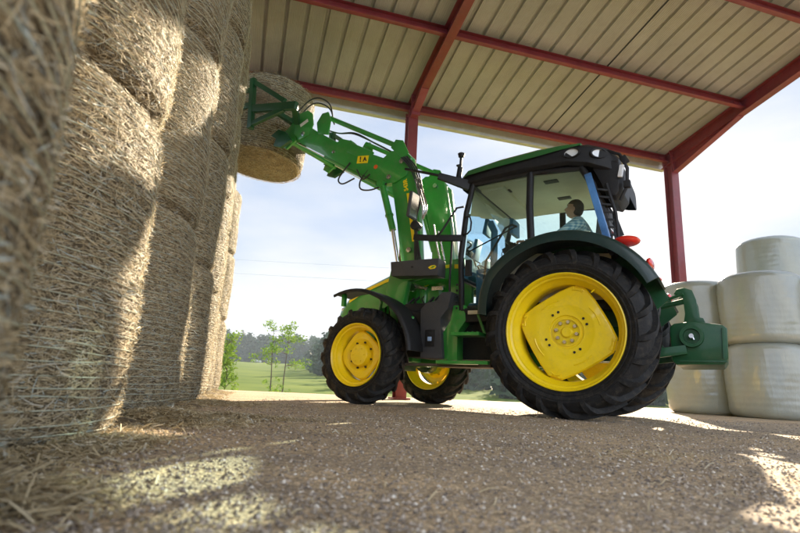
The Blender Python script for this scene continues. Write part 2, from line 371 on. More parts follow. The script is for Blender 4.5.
for v in VP[:5]:
    for uu in (0.0, 6.5):
        for sx in ((-1, 1) if uu == 0 else (-1,)):
            c_ = MB(); c_.box((0, 0, 0), (.14, .014, .13)); c_.lathe([(-.02, 0), (-.02, .014), (-.007, .014), (-.007, 0)], (-.035, 0, -.03), 6); c_.lathe([(-.02, 0), (-.02, .014), (-.007, .014), (-.007, 0)], (.035, 0, .03), 6)
            o = c_.build('purlin_cleat', REDST, shed, bevel=.002); o.location = (uu + sx * .15, v - .016, rz(v) + .1); o.rotation_euler = (-math.atan(TS), 0, 0)
g = MB(); g.box((0, 0, 0), (15.7, .016, .25)); g.box((0, .05, -.12), (15.7, .12, .012)); o = g.build('fascia', GALV, shed); o.location = (-1.2, .225, 5.82)
g = MB(); g.bar((6.63, .42, rz(.42) + .16), (6.63, VR1, rz(VR1) + .16), .02, .12); g.build('verge_trim', REDST, shed)

# ------------------------------------------------------------------ straw bales
STRAW = tone_mat('straw_strands', [(0, (.075, .06, .04)), (.25, (.24, .19, .115)), (.5, (.47, .38, .23)), (.78, (.66, .55, .35)), (.93, (.72, .68, .56)), (1, (.50, .58, .56))], .6, .25)
def bale_body_mat():
    m = bpy.data.materials.new('pressed_straw'); m.use_nodes = True; t = m.node_tree; b = t.nodes['Principled BSDF']; b.inputs['Roughness'].default_value = .9
    tc = nd(t, 'ShaderNodeTexCoord'); mp = nd(t, 'ShaderNodeMapping'); mp.inputs['Scale'].default_value = (14, 14, 90)
    n1 = nd(t, 'ShaderNodeTexNoise', Scale=1.0, Detail=8.0, Roughness=.75); n2 = nd(t, 'ShaderNodeTexNoise', Scale=60.0, Detail=5.0, Roughness=.7)
    t.links.new(tc.outputs['Object'], mp.inputs[0]); t.links.new(mp.outputs[0], n1.inputs[0]); t.links.new(tc.outputs['Object'], n2.inputs[0])
    ad = nd(t, 'ShaderNodeMix', _data_type='FLOAT'); ad.inputs[0].default_value = .45; t.links.new(n1.outputs[0], ad.inputs[2]); t.links.new(n2.outputs[0], ad.inputs[3])
    r = nd(t, 'ShaderNodeValToRGB'); e = r.color_ramp.elements; e[0].position = .38; e[0].color = (.045, .032, .02, 1); e[1].position = .68; e[1].color = (.46, .37, .23, 1)  # core darkened in colour so gaps in the straw coat read as shade
    q = e.new(.52); q.color = (.20, .15, .085, 1)
    t.links.new(ad.outputs[0], r.inputs[0]); t.links.new(r.outputs[0], b.inputs['Base Color'])
    wv = nd(t, 'ShaderNodeTexWave', Scale=13.0, Distortion=1.2, Detail=2.0); wv.bands_direction = 'Z'; t.links.new(tc.outputs['Object'], wv.inputs[0])
    a2 = nd(t, 'ShaderNodeMath', _operation='MULTIPLY_ADD'); a2.inputs[1].default_value = .25; t.links.new(wv.outputs[1], a2.inputs[0]); t.links.new(ad.outputs[0], a2.inputs[2])
    bp = nd(t, 'ShaderNodeBump', Strength=1.0, Distance=.03); t.links.new(a2.outputs[0], bp.inputs['Height']); t.links.new(bp.outputs[0], b.inputs['Normal'])
    return m
BALEM = bale_body_mat()
BR, BH = .775, 1.25
def bale_r(a, z, seed=0):
    k = abs(z / BH * 2 - 1)
    r = BR * (1 - .018 * k ** 2) - .055 * max(0, k - .84) ** 2 / .0256
    return r + .025 * noise.noise(Vector((math.cos(a) * 1.6 + seed, math.sin(a) * 1.6, z * 1.8))) + .006 * noise.noise(Vector((math.cos(a) * 9, math.sin(a) * 9, z * 9 + seed)))
def bale_mesh(r0=1.0, seed=0):
    g = MB(); n, m = 96, 40
    for i in range(m + 1):
        z = BH * i / m
        for k in range(n):
            a = 2 * PI * k / n; r = bale_r(a, z, seed) * r0; g.v.append(Vector((r * math.cos(a), r * math.sin(a), z)))
    g.f = [[i * n + k, i * n + (k + 1) % n, (i + 1) * n + (k + 1) % n, (i + 1) * n + k] for i in range(m) for k in range(n)]
    for (base, z, sg) in ((0, 0, 1), (m * n, BH, -1)):
        prev = base
        for q in (.8, .5, .2):
            b0 = len(g.v)
            for k in range(n):
                a = 2 * PI * k / n; r = bale_r(a, z, seed) * q * r0
                g.v.append(Vector((r * math.cos(a), r * math.sin(a), z + sg * .012 * noise.noise(Vector((r * math.cos(a) * 7, r * math.sin(a) * 7, z))))))
            for k in range(n): g.f.append([prev + k, prev + (k + 1) % n, b0 + (k + 1) % n, b0 + k])
            prev = b0
        g.f.append([prev + k for k in range(n)])
    g.mi = [0] * len(g.f); return g
def straw_coat(count, seed, caps=False, lmin=.03, lmax=.13, wd=.0032, r0=1.0, dense_low=False):
    rnd = random.Random(seed); g = MB(); g.tone = []
    for _ in range(count):
        a = rnd.random() * 2 * PI; z = rnd.random() * BH
        L = rnd.uniform(lmin, lmax); 
        th = rnd.gauss(0, .28) if rnd.random() < .68 else rnd.uniform(-PI / 2, PI / 2)
        lift = rnd.random() ** 5 * .018 + .001; wdt = wd * rnd.uniform(.6, 1.5)
        if caps and rnd.random() < .45:
            rr = BR * math.sqrt(rnd.random()) * .96; zz = 0 if rnd.random() < .6 else BH; sg = -1 if zz == 0 else 1
            c = Vector((rr * math.cos(a), rr * math.sin(a), zz + sg * lift * .5)); nrm = Vector((0, 0, sg))
            d = Vector((math.cos(a + 1.57 + th), math.sin(a + 1.57 + th), sg * rnd.uniform(-.05, .2))).normalized(); pts = [c - d * L / 2, c, c + d * L / 2]
        else:
            pts = []
            for s in (-.5, 0, .5):
                zz = min(max(z + math.sin(th) * L * s, .0), BH); aa = a + math.cos(th) * L * s / BR
                rr = bale_r(aa, zz) * r0 + lift * (1 + rnd.uniform(-.4, .9) * abs(s) * 2)
                pts.append(Vector((rr * math.cos(aa), rr * math.sin(aa), zz)))
            nrm = Vector((math.cos(a), math.sin(a), rnd.uniform(-.5, .5)))
        d = (pts[2] - pts[0]).normalized(); sd = d.cross(nrm).normalized() * wdt / 2 * 1.0
        b = len(g.v); g.v += [pts[0] - sd * .5, pts[0] + sd * .5, pts[1] - sd, pts[1] + sd, pts[2] - sd * .5, pts[2] + sd * .5]
        g.f += [[b, b + 1, b + 3, b + 2], [b + 2, b + 3, b + 5, b + 4]]; g.mi += [0, 0]
        tn = min(1, max(0, rnd.gauss(.55, .27))); g.tone += [tn] * 6
    return g
b0 = empty('straw_bale'); 
body0 = bale_mesh().build('pressed_core', BALEM, b0, smooth=180, weld=False)
coat0 = straw_coat(95000, 3, lmin=.015, lmax=.070, wd=.0023).build('loose_straw', STRAW, b0, weld=False); coat0['kind'] = 'stuff'
far_o = straw_coat(42000, 5, lmin=.02, lmax=.09, wd=.0036).build('loose_straw', STRAW, None, weld=False); far_me = far_o.data; bpy.data.objects.remove(far_o)
NET = mat('net_wrap', (.55, .58, .46), .5, var=.1)
def net(r0=1.0):
    g = MB(); n = 110; m = 34
    for q in range(m):
        z0 = .05 + (BH - .10) * q / (m - 1); b = len(g.v); ph = q * 1.7
        for k in range(n):
            a = 2 * PI * k / n; z = z0 + .007 * math.sin(a * 2 + ph) + .004 * noise.noise(Vector((a * 3, q, 0))); rr = bale_r(a, z) * r0 + .007
            for dr, dz in ((0, -.002), (.0026, 0), (0, .002)): g.v.append(Vector(((rr + dr) * math.cos(a), (rr + dr) * math.sin(a), z + dz)))
        for k in range(n):
            k2 = (k + 1) % n
            for e in (0, 1): g.f.append([b + k * 3 + e, b + k2 * 3 + e, b + k2 * 3 + e + 1, b + k * 3 + e + 1]); g.mi.append(0)
    return g
net0 = net().build('net_wrap', NET, b0, weld=False)
def copy_bale():
    r = b0.copy(); COL.objects.link(r)
    for ch in (body0, coat0, net0):
        c = ch.copy(); COL.objects.link(c); c.parent = r
    return r
a_d = -.25; dd = Vector((math.sin(a_d), math.cos(a_d), 0)); nn = Vector((-dd.y, dd.x, 0))
ordn = ['nearest', 'second', 'third', 'fourth', 'fifth', 'sixth', 'farthest']
layn = ['bottom bale', 'second bale up', 'third bale up', 'topmost bale']
first = True
for i in range(7):
    c = dd * (.53 + 1.6 * i + (.02 if i == 0 else 0)) + nn * (1.3 - (.245 if i == 0 else 0) - (.03 if i == 1 else 0) - (.02 if i == 2 else 0) + (.07 if i == 4 else 0) + (.15 if i >= 5 else 0))
    nl = 4 if i < 5 else 3
    for k in range(nl):
        o = b0 if first else copy_bale(); first = False
        jx, jy = (random.uniform(-.018, .018), random.uniform(-.018, .018)) if k else (0, 0)
        o.location = (c.x + jx, c.y + jy, .0 + k * (BH + .004)); o.rotation_euler = (random.uniform(-.008, .008), random.uniform(-.008, .008), random.random() * 6.28)
        if i >= 3:
            for ch in o.children:
                if ch.name.startswith('loose_straw'): ch.data = far_me
        ln = layn[k] if k < nl - 1 or nl == 4 else 'topmost bale'
        tag(o, 'round straw bale, %s in the %s stack from the camera' % (ln, ordn[i]) if i not in (0, 6) else 'round straw bale, %s in the %s stack of the row' % (ln, ordn[i]), 'straw bale', 'stacked round straw bales on the left')
# the bale in the loader clamp
TH = R(147.9); TO = Vector((2.213, 6.033, 0)); TF = Vector((math.cos(TH), math.sin(TH), 0)); TL = Vector((-math.sin(TH), math.cos(TH), 0))
hb = empty('straw_bale'); lc = TO + TF * 5.6 + TL * .2
hb.location = (lc.x, lc.y, 4.03); hb.scale = (1, 1, 1.17); hb.rotation_euler = (R(3), R(5), 1.0)
g = bale_mesh(.97, 4); g.build('pressed_core', BALEM, hb, smooth=180, weld=False)
o = straw_coat(34000, 9, caps=True, lmin=.02, lmax=.09, wd=.0040, r0=.97).build('loose_straw', STRAW, hb, weld=False); o['kind'] = 'stuff'
net(.97).build('net_wrap', NET, hb, weld=False)
tag(hb, 'round straw bale lifted in the loader clamp beside the stacks', 'straw bale')
# straw litter along the feet of the stacks
g = MB(); g.tone = []; rnd = random.Random(11)
def litter(cx, cy, sx, sy, n, hmax, lmin=.04, lmax=.18, wd=.0045, ang=0, lo=0):
    ca, sa = math.cos(ang), math.sin(ang)
    for _ in range(n):
        p, q = rnd.gauss(0, .5), rnd.gauss(0, .5); rr = math.exp(-(p * p + q * q) * 2)
        x, y = cx + p * sx * ca - q * sy * sa, cy + p * sx * sa + q * sy * ca
        z = .004 + hmax * rr * rnd.random(); L = rnd.uniform(lmin, lmax); a = rnd.random() * PI; tz = rnd.gauss(0, .12) + (.0 if rnd.random() < .9 else .4)
        d = Vector((math.cos(a), math.sin(a), tz)).normalized(); c = Vector((x, y, max(z, abs(d.z) * L / 2 + .002)))
        bend = Vector((0, 0, rnd.uniform(-.006, .012)))
        sd = d.cross(Vector((rnd.gauss(0, .5), rnd.gauss(0, .5), 1))).normalized() * wd * rnd.uniform(.6, 1.4) / 2
        pts = [c - d * L / 2, c + bend, c + d * L / 2]; b = len(g.v)
        for pt in pts: g.v += [pt - sd, pt + sd]
        g.f += [[b, b + 1, b + 3, b + 2], [b + 2, b + 3, b + 5, b + 4]]; g.mi += [0, 0]
        g.tone += [min(.95, max(lo, rnd.gauss(.58, .2)))] * 6
for i in range(0, 6):
    c = dd * (.53 + 1.6 * i) + nn * (1.3 - .72)
    litter(c.x, c.y, .16, .8, 2600, .018, .02, .09, .0035, ang=-a_d)
    c2 = dd * (.53 + 1.6 * i + .8) + nn * (1.3 - .50); litter(c2.x, c2.y, .30, .32, 2600, .05, .02, .10, .004)
litter(-1.2, 2.85, .42, .3, 6500, .07, .015, .08, .004, lo=.4); litter(-1.0, 3.25, .5, .14, 2600, .035, .015, .07, .004, ang=.25)
litter(-.80, .98, .22, .2, 3200, .04, .03, .13); litter(-.98, 1.75, .16, .35, 3000, .035, .02, .10, .004, lo=.35); litter(-1.05, 1.5, .16, .3, 1800, .02, .02, .1); litter(-1.7, 4.9, .6, .5, 2500, .035, .02, .09)
for _ in range(1700):
    x, y = rnd.uniform(-1.4, 3.2), .7 + 7 * rnd.random() ** 1.5
    litter(x, y, .03, .03, 1, .002, .012, .06, .003)
for _ in range(9): litter(rnd.uniform(-.4, 1.6), rnd.uniform(1.6, 5.5), .3, .12, 90, .004, .012, .05, .003)
tag(g.build('straw_litter', STRAW, weld=False), 'loose golden straw spilled along the foot of the bales', 'straw', kind='stuff')
# core mounds under litter so it reads as a drift
g = MB()
def mound(cx, cy, sx, sy, h, n=20):
    b = len(g.v); 
    for i in range(n + 1):
        for j in range(n + 1):
            p, q = i / n * 2 - 1, j / n * 2 - 1; rr = max(0, 1 - (p * p + q * q)); g.v.append(Vector((cx + p * sx, cy + q * sy, -.015 + h * rr * (1 + .7 * noise.noise(Vector((cx + p * sx * 9, cy + q * sy * 9, 0)))))))
    for i in range(n):
        for j in range(n): g.f.append([b + i * (n + 1) + j, b + (i + 1) * (n + 1) + j, b + (i + 1) * (n + 1) + j + 1, b + i * (n + 1) + j + 1]); g.mi.append(0)
for i in range(6):
    c2 = dd * (.53 + 1.6 * i + .8) + nn * (1.3 - .6); mound(c2.x, c2.y, .36, .36, .05)
mound(-1.25, 3.0, .4, .3, .06)
tag(g.build('straw_drift', BALEM, smooth=180, weld=False), 'low drifts of chaff between the feet of the bale stacks', 'straw', kind='stuff')
#PART2
# ------------------------------------------------------------------ tractor (x forward, y left, z up)
T = empty('tractor', TO, TH)
tag(T, 'green farm tractor with yellow wheels, cab and raised front loader under the shed roof', 'tractor')
def text(body, size, parent, name, m, loc, rot, ext=.002, bold=0):
    c = bpy.data.curves.new(name, 'FONT'); c.body = body; c.size = size; c.extrude = ext; c.offset = bold; c.align_x = 'CENTER'; c.align_y = 'CENTER'
    o = bpy.data.objects.new(name, c); COL.objects.link(o)
    dg = bpy.context.evaluated_depsgraph_get(); me = bpy.data.meshes.new_from_object(o.evaluated_get(dg)); bpy.data.objects.remove(o)
    me.materials.clear(); me.materials.append(m); o = bpy.data.objects.new(name, me); link(o, parent); o.location = loc; o.rotation_euler = rot; return o
def prof_at(P, s):
    for i in range(len(P) - 1):
        d = math.dist(P[i], P[i + 1])
        if s <= d or i == len(P) - 2:
            t = s / d; a, b = P[i], P[i + 1]; p = (a[0] + (b[0] - a[0]) * t, a[1] + (b[1] - a[1]) * t)
            n = (-(b[1] - a[1]) / d, (b[0] - a[0]) / d); return p, (n if n[1] > 0 or n[0] > 0 else (-n[0], -n[1]))
        s -= d
def tyre(Rr, hw, rr, nl, lh, name, parent):
    g = MB(); c = Rr - lh
    half = [(0, c), (hw * .45, c - .004), (hw * .80, c - .022), (hw * .96, c - .055), (hw * 1.04, c - .10), (hw * 1.07, c - (c - rr) * .5), (hw * 1.02, c - (c - rr) * .72), (hw * .92, rr + .035), (hw * .86, rr + .008), (hw * .84, rr - .01)]
    prof = [(-y, r) for y, r in half[::-1]] + half[1:]
    g.lathe(prof, (0, 0, 0), 96)
    # moulded ring lines on the sidewall
    for q in (.60, .80):
        k = c - (c - rr) * q; yy = hw * (1.05 if q < .7 else .985)
        for s in (-1, 1): g.lathe([(s * (yy - .008), k + .010), (s * (yy + .007), k + .005), (s * (yy + .007), k - .004), (s * (yy - .010), k - .010)], (0, 0, 0), 96)
    S = [0, .06, .14, .22, .28, .33, .38]; tot = 0
    for side in (-1, 1):
        for k in range(nl):
            a0 = 2 * PI * (k + (.5 if side > 0 else 0)) / nl; rings = []
            for j in range(9):
                s = -.02 + (hw * 1.42) * j / 8; ss = max(s, 0); (y, r), n = prof_at(half, ss)
                if s < 0: y = s
                hh = lh * (1 if j < 6 else (.82, .5, .06)[j - 6]); w0 = (.034 if j < 7 else .028) * (Rr / .85) ** .5 * (1.15 if j in (0, 1) else 1)
                if j < 5: n = (0, 1)
                ang = a0 + (y / Rr) * (1.15 if j < 8 else 1.15); tw = w0 / r
                top = (y + n[0] * hh, r + n[1] * hh); bot = (y - n[0] * .01, r - n[1] * .01); ring = []
                for (yy, rr_, da) in ((bot[0], bot[1], -tw * 1.25), (top[0], top[1], -tw * .8), (top[0], top[1], tw * .8), (bot[0], bot[1], tw * 1.25)):
                    t = ang + da; ring.append(Vector((-rr_ * math.sin(t), side * yy, rr_ * math.cos(t))))
                rings.append(ring)
            b = len(g.v); 
            for rg in rings: g.v += rg
            for j in range(len(rings) - 1):
                for q in range(4): g.f.append([b + j * 4 + q, b + j * 4 + (q + 1) % 4, b + j * 4 + 4 + (q + 1) % 4, b + j * 4 + 4 + q]); g.mi.append(0)
            g.f += [[b, b + 1, b + 2, b + 3], [b + 32 + 3, b + 32 + 2, b + 32 + 1, b + 32]]; g.mi += [0, 0]
    return g.build(name, RUB, parent, smooth=32, bevel=0)
def wheel(name, loc, rotz, Rr, hw, rr, nl, lh, side, kind):
    # disc mesh is the wheel; tyre and rim are its children. local +y is outboard when side=1
    g = MB()
    if kind == 'rear':
        yd = .085
        cor = []
        for k in range(4):                     # square disc with clipped corners
            a = R(16 + 90 * k)
            for da in (-.15, .15): cor.append((.478 * math.cos(a + da), .478 * math.sin(a + da)))
            am = a + PI / 4
            for da in (-.36, -.18, 0, .18, .36): rd = {0: .404, .18: .409, .36: .428}[abs(da)]; cor.append((rd * math.cos(am + da), rd * math.sin(am + da)))
        n = len(cor)
        rings = [(1.0, yd - .035), (1.0, yd - .02), (.965, yd), (.66, yd + .022), (.62, yd + .016), (.40, yd + .012), (.385, yd + .0), (.30, yd - .008)]
        for i, (q, y) in enumerate(rings):
            for k, (a, b) in enumerate(cor):
                if q < .9:
                    rad = q * .43; t = math.atan2(b, a); g.v.append(Vector((rad * math.cos(t), y, rad * math.sin(t))))
                else: g.v.append(Vector((a * q, y, b * q)))
        for i in range(len(rings) - 1):
            for k in range(n): g.f.append([i * n + k, i * n + (k + 1) % n, (i + 1) * n + (k + 1) % n, (i + 1) * n + k]); g.mi.append(0)
        g.f.append([(len(rings) - 1) * n + k for k in range(n)]); g.mi.append(0)
        g.lathe([(yd - .02, .0), (yd + .012, .0), (yd + .015, .045), (yd - .0, .06), (yd - .02, .06)], (0, 0, 0), 32)
        for k in range(4):
            a = R(16 + 90 * k); am = a + PI / 4
            g.tube([Vector((rd * math.cos(a + da), yd + .008, rd * math.sin(a + da))) for rd, da in ((.43, -.12), (.445, 0), (.43, .12))], .007, 6)
            g.tube([Vector((.33 * math.cos(am + da), yd + .012, .33 * math.sin(am + da))) for da in (-.3, -.15, 0, .15, .3)], .009, 6)
            for da in (-.10, .10): g.lathe([(yd - .03, 0), (yd + .016, 0), (yd + .016, .014), (yd - .03, .016)], (.452 * math.cos(a + da), 0, .452 * math.sin(a + da)), 6)
        g.tube([(.50 * math.cos(2.2), .16, .50 * math.sin(2.2)), (.46 * math.cos(2.2), .19, .46 * math.sin(2.2))], .007, 6)
        g.lathe([(yd - .02, .142), (yd + .006, .142), (yd + .006, .128), (yd - .02, .128)], (0, 0, 0), 40)
        for k in range(4):
            a = R(16 + 90 * k); g.bar((.46 * math.cos(a), yd - .06, .46 * math.sin(a)), (.52 * math.cos(a), yd - .06, .52 * math.sin(a)), .10, .05, up=(0, 1, 0))
        rimp = [(.215, .585), (.235, .583), (.238, .573), (.225, .560), (.19, .555), (.18, .535), (.125, .525), (.10, .492), (.0, .480), (-.11, .490), (-.125, .53), (-.18, .535), (-.19, .555), (-.235, .575), (-.235, .585), (-.215, .585)]
    else:
        yd = .06; n = 40
        cor = [(rad * math.cos(a), rad * math.sin(a)) for k in range(n) for a in [2 * PI * k / n] for rad in [.278 + .018 * math.cos(4 * a + .4)]]
        rings = [(1.0, yd - .03), (1.0, yd - .015), (.95, yd), (.78, yd + .004), (.70, yd - .010), (.56, yd - .03), (.52, yd + .028), (.47, yd + .045), (.2, yd + .052)]
        for i, (q, y) in enumerate(rings):
            for k, (a, b) in enumerate(cor):
                if q < .9:
                    rad = q * .262; t = math.atan2(b, a); g.v.append(Vector((rad * math.cos(t), y, rad * math.sin(t))))
                else: g.v.append(Vector((a * q, y, b * q)))
        for i in range(len(rings) - 1):
            for k in range(n): g.f.append([i * n + k, i * n + (k + 1) % n, (i + 1) * n + (k + 1) % n, (i + 1) * n + k]); g.mi.append(0)
        g.f.append([(len(rings) - 1) * n + k for k in range(n)]); g.mi.append(0)
        for k in range(4):
            a = R(-6 + 90 * k); g.bar((.26 * math.cos(a), yd - .04, .26 * math.sin(a)), (.325 * math.cos(a), yd - .05, .325 * math.sin(a)), .09, .03, up=(0, 1, 0))
        rimp = [(.165, .385), (.185, .383), (.188, .374), (.175, .362), (.145, .357), (.135, .338), (.09, .330), (.07, .308), (.0, .303), (-.075, .312), (-.09, .334), (-.145, .357), (-.185, .375), (-.185, .385), (-.165, .385)]
    g.v = [Vector((v.x, v.y * side, v.z)) for v in g.v]
    w_ = g.build(name, YEL, T, bevel=0, smooth=30); w_.location = loc; w_.rotation_euler = (0, 0, rotz)
    ty = tyre(Rr, hw, rr, nl, lh, 'tyre', w_)
    g = MB(); g.lathe([(y * side, r) for y, r in rimp], (0, 0, 0), 80); g.build('rim', YEL, w_, smooth=50)
    # lug nuts and open bolt holes
    g = MB(); m = MB()
    if kind == 'rear':
        for k in range(8): a = 2 * PI * k / 8 + .2; g.lathe([(yd * side, .0), ((yd + .030) * side, .0), ((yd + .030) * side, .018), (yd * side, .020)], (.102 * math.cos(a), 0, .102 * math.sin(a)), 6)
        for k in range(4):
            for dq in (-.15, .15): a = R(61 + 90 * k) + dq; m.lathe([((yd + .019) * side, 0), ((yd + .0215) * side, 0), ((yd + .0215) * side, .013), ((yd + .019) * side, .013)], (.215 * math.cos(a), 0, .215 * math.sin(a)), 12)
    else:
        for k in range(8): a = 2 * PI * k / 8 + .3; m.lathe([((yd - .03) * side, 0), ((yd - .002) * side, 0), ((yd - .002) * side, .012), ((yd - .03) * side, .014)], (.162 * math.cos(a), 0, .162 * math.sin(a)), 6)
        for k in range(6): a = 2 * PI * k / 6; g.lathe([((yd + .04) * side, 0), ((yd + .058) * side, 0), ((yd + .058) * side, .008), ((yd + .04) * side, .009)], (.085 * math.cos(a), 0, .085 * math.sin(a)), 6)
    build_each(g, 'lug_nut', STEEL if kind == 'rear' else YEL, w_, smooth=20); build_each(m, 'bolt_hole', BLK, w_)
    return w_
wheel('rear_wheel', (0, .87, .845), 0, .85, .25, .575, 21, .048, 1, 'rear'); wheel('rear_wheel', (0, -.87, .845), 0, .85, .25, .575, 21, .048, -1, 'rear')
wheel('front_wheel', (2.5, .93, .59), R(-2), .595, .19, .375, 18, .040, 1, 'front'); wheel('front_wheel', (2.5, -.93, .59), R(-2), .595, .19, .375, 18, .040, -1, 'front')
# chassis
g = MB(); g.box((0, 0, .86), (.55, .46, .50)); g.box((.0, 0, .85), (.26, 1.42, .24)); g.box((.75, 0, .78), (1.1, .42, .46)); g.box((1.7, 0, .72), (1.2, .36, .36)); g.box((2.85, 0, .78), (1.1, .34, .26))
g.tube([(0, -.8, .85), (0, .8, .85)], .13, 18); g.build('chassis', DGREEN, T, bevel=.025)
g = MB(); g.tube([(2.5, -.78, .58), (2.5, .78, .58)], [.075, .075], 14); g.box((2.5, 0, .56), (.26, .34, .22)); 
for s in (-1, 1): g.lathe([(s * .60, .0), (s * .60, .14), (s * .78, .15), (s * .84, .13), (s * .84, 0)], (2.5, 0, .59), 20); g.tube([(2.34, s * .05, .55), (2.34, s * .68, .55)], .02, 8)
g.build('front_axle', DGREEN, T, bevel=.008)
# bonnet
def loft(secs, m=24):
    g = MB(); 
    for s in secs: g.v += [Vector(p) for p in s]
    n = len(secs[0]); 
    for i in range(len(secs) - 1):
        for k in range(n - 1): g.f.append([i * n + k, i * n + k + 1, (i + 1) * n + k + 1, (i + 1) * n + k]); g.mi.append(0)
    g.f += [list(range(n)), [(len(secs) - 1) * n + k for k in range(n)][::-1]]; g.mi += [0, 0]; return g
def hood_sec(x, zt, zb, w):
    pts = [(x, w, zb), (x, w * 1.0, zb + (zt - zb) * .55), (x, w * .97, zt - .11), (x, w * .86, zt - .035), (x, w * .55, zt - .006), (x, 0, zt)]
    return pts + [(a, -b, c) for a, b, c in pts[-2::-1]]
g = loft([hood_sec(1.45, 1.93, 1.62, .37), hood_sec(2.0, 1.885, 1.62, .37), hood_sec(2.38, 1.82, 1.58, .365), hood_sec(2.5, 1.79, 1.34, .362), hood_sec(2.6, 1.76, 1.28, .36), hood_sec(3.05, 1.60, 1.22, .34), hood_sec(3.3, 1.47, 1.05, .31), hood_sec(3.45, 1.33, .95, .27), hood_sec(3.5, 1.18, .92, .24)])
hood = g.build('bonnet', GREEN, T, bevel=0, smooth=50)
for s in (1, -1):
    g = MB(); pts = [(1.5, 1.80), (2.1, 1.745), (2.6, 1.66), (3.0, 1.53), (3.25, 1.40)]; b = []
    for x, z in pts: yy = (.372 - .0 * x) if x < 2.2 else .372 - (x - 2.2) * .045; b += [Vector((x, s * (yy + .004), z - .026)), Vector((x, s * (yy + .001), z + .020))]
    g.v = b; g.f = [[2 * i, 2 * i + 1, 2 * i + 3, 2 * i + 2] for i in range(4)]; g.mi = [0] * 4; g.build('stripe', DECY, hood, weld=False)
    g = MB()
    for k in range(9): g.box((2.55 + k * .07, s * (.352 - .004 * k), 1.40 - k * .006), (.02, .012, .16))
    g.build('side_grille', BLK, hood)
g = MB(); g.box((3.49, 0, 1.12), (.04, .36, .26)); g.build('front_grille', BLK, hood, bevel=.01)
for s in (1, -1):
    g = MB(); g.ball((3.40, s * .20, 1.30), (.05, .08, .035), 8); g.build('headlight', LAMPG, hood)
# engine bay details seen below the bonnet
g = MB(); g.box((2.1, 0, 1.08), (.95, .44, .44)); 
for k in range(4): g.tube([(1.78 + k * .2, .22, 1.12), (1.78 + k * .2, .30, 1.16)], .045, 12); g.box((1.8 + k * .2, .25, 1.24), (.14, .10, .08))
g.box((1.95, .30, 1.42), (.34, .10, .20)); g.tube([(2.0, .32, 1.50), (2.0, .32, 1.25)], .07, 14); g.box((2.3, .27, 1.0), (.28, .12, .18)); g.lathe([(.24, 0), (.24, .09), (.33, .09), (.35, .04), (.35, 0)], (2.45, 0, 1.3), 20)
g.build('engine', GREEN, T, bevel=.012)
g = MB()
random.seed(3)
for k in range(9):
    x0, z0 = 1.65 + .1 * k, 1.45 - .03 * (k % 3); g.tube([(x0, .34, z0), (x0 + .05, .40, z0 - .08), (x0 - .02, .41, z0 - .2), (x0 + .08, .36, z0 - .33)], .011 + .004 * (k % 3), 8)
build_each(g, 'engine_hose', HOSE, T)
g = MB(); g.tube([(1.95, .36, 1.50), (2.12, .40, 1.56), (2.25, .38, 1.48), (2.3, .36, 1.3)], .028, 10); g.tube([(2.15, .37, 1.53), (2.15, .43, 1.53)], .055, 14); g.box((1.78, .385, 1.50), (.16, .02, .05)); g.build('engine_pipes', STEEL, T, smooth=50)
# loader sub frame and mast
g = MB()
for s in (1, -1):
    g.prism([(2.02, .60), (2.30, .60), (2.32, 1.05), (2.44, 1.45), (2.36, 1.82), (1.62, 1.82), (1.60, 1.66), (2.10, 1.58), (2.16, 1.30)], s * .50, s * .60)
    g.box((1.6, s * .33, .60), (2.9, .07, .16)); g.box((2.95, s * .33, .85), (.5, .06, .3)); g.bar((2.1, s * .3, .62), (2.1, s * .58, .62), .2, .16)
g.build('loader_frame', GREEN, T, bevel=.01)
for s in (1, -1):
    g = MB(); g.prism([(1.56, 1.57), (2.24, 1.61), (2.26, 1.80), (1.56, 1.79)], s * .60, s * .80)
    o = g.build('mast_cover', GRY, T, bevel=.012)
    if s > 0:
        m = MB(); m.prism([(1.67, 1.655), (1.70, 1.68), (1.665, 1.70), (1.61, 1.705), (1.585, 1.685), (1.605, 1.66)], .8005, .8035); m.build('emblem', DECY, o)
        m = MB(); m.prism([(1.672, 1.668), (1.64, 1.69), (1.60, 1.695), (1.625, 1.672)], .8040, .8055); m.build('emblem', GREEN, o)
        m = MB(); m.lathe([(.800, 0), (.806, 0), (.806, .014), (.8, .014)], (1.93, 0, 1.705), 10); m.build('bolt', BLK, o)
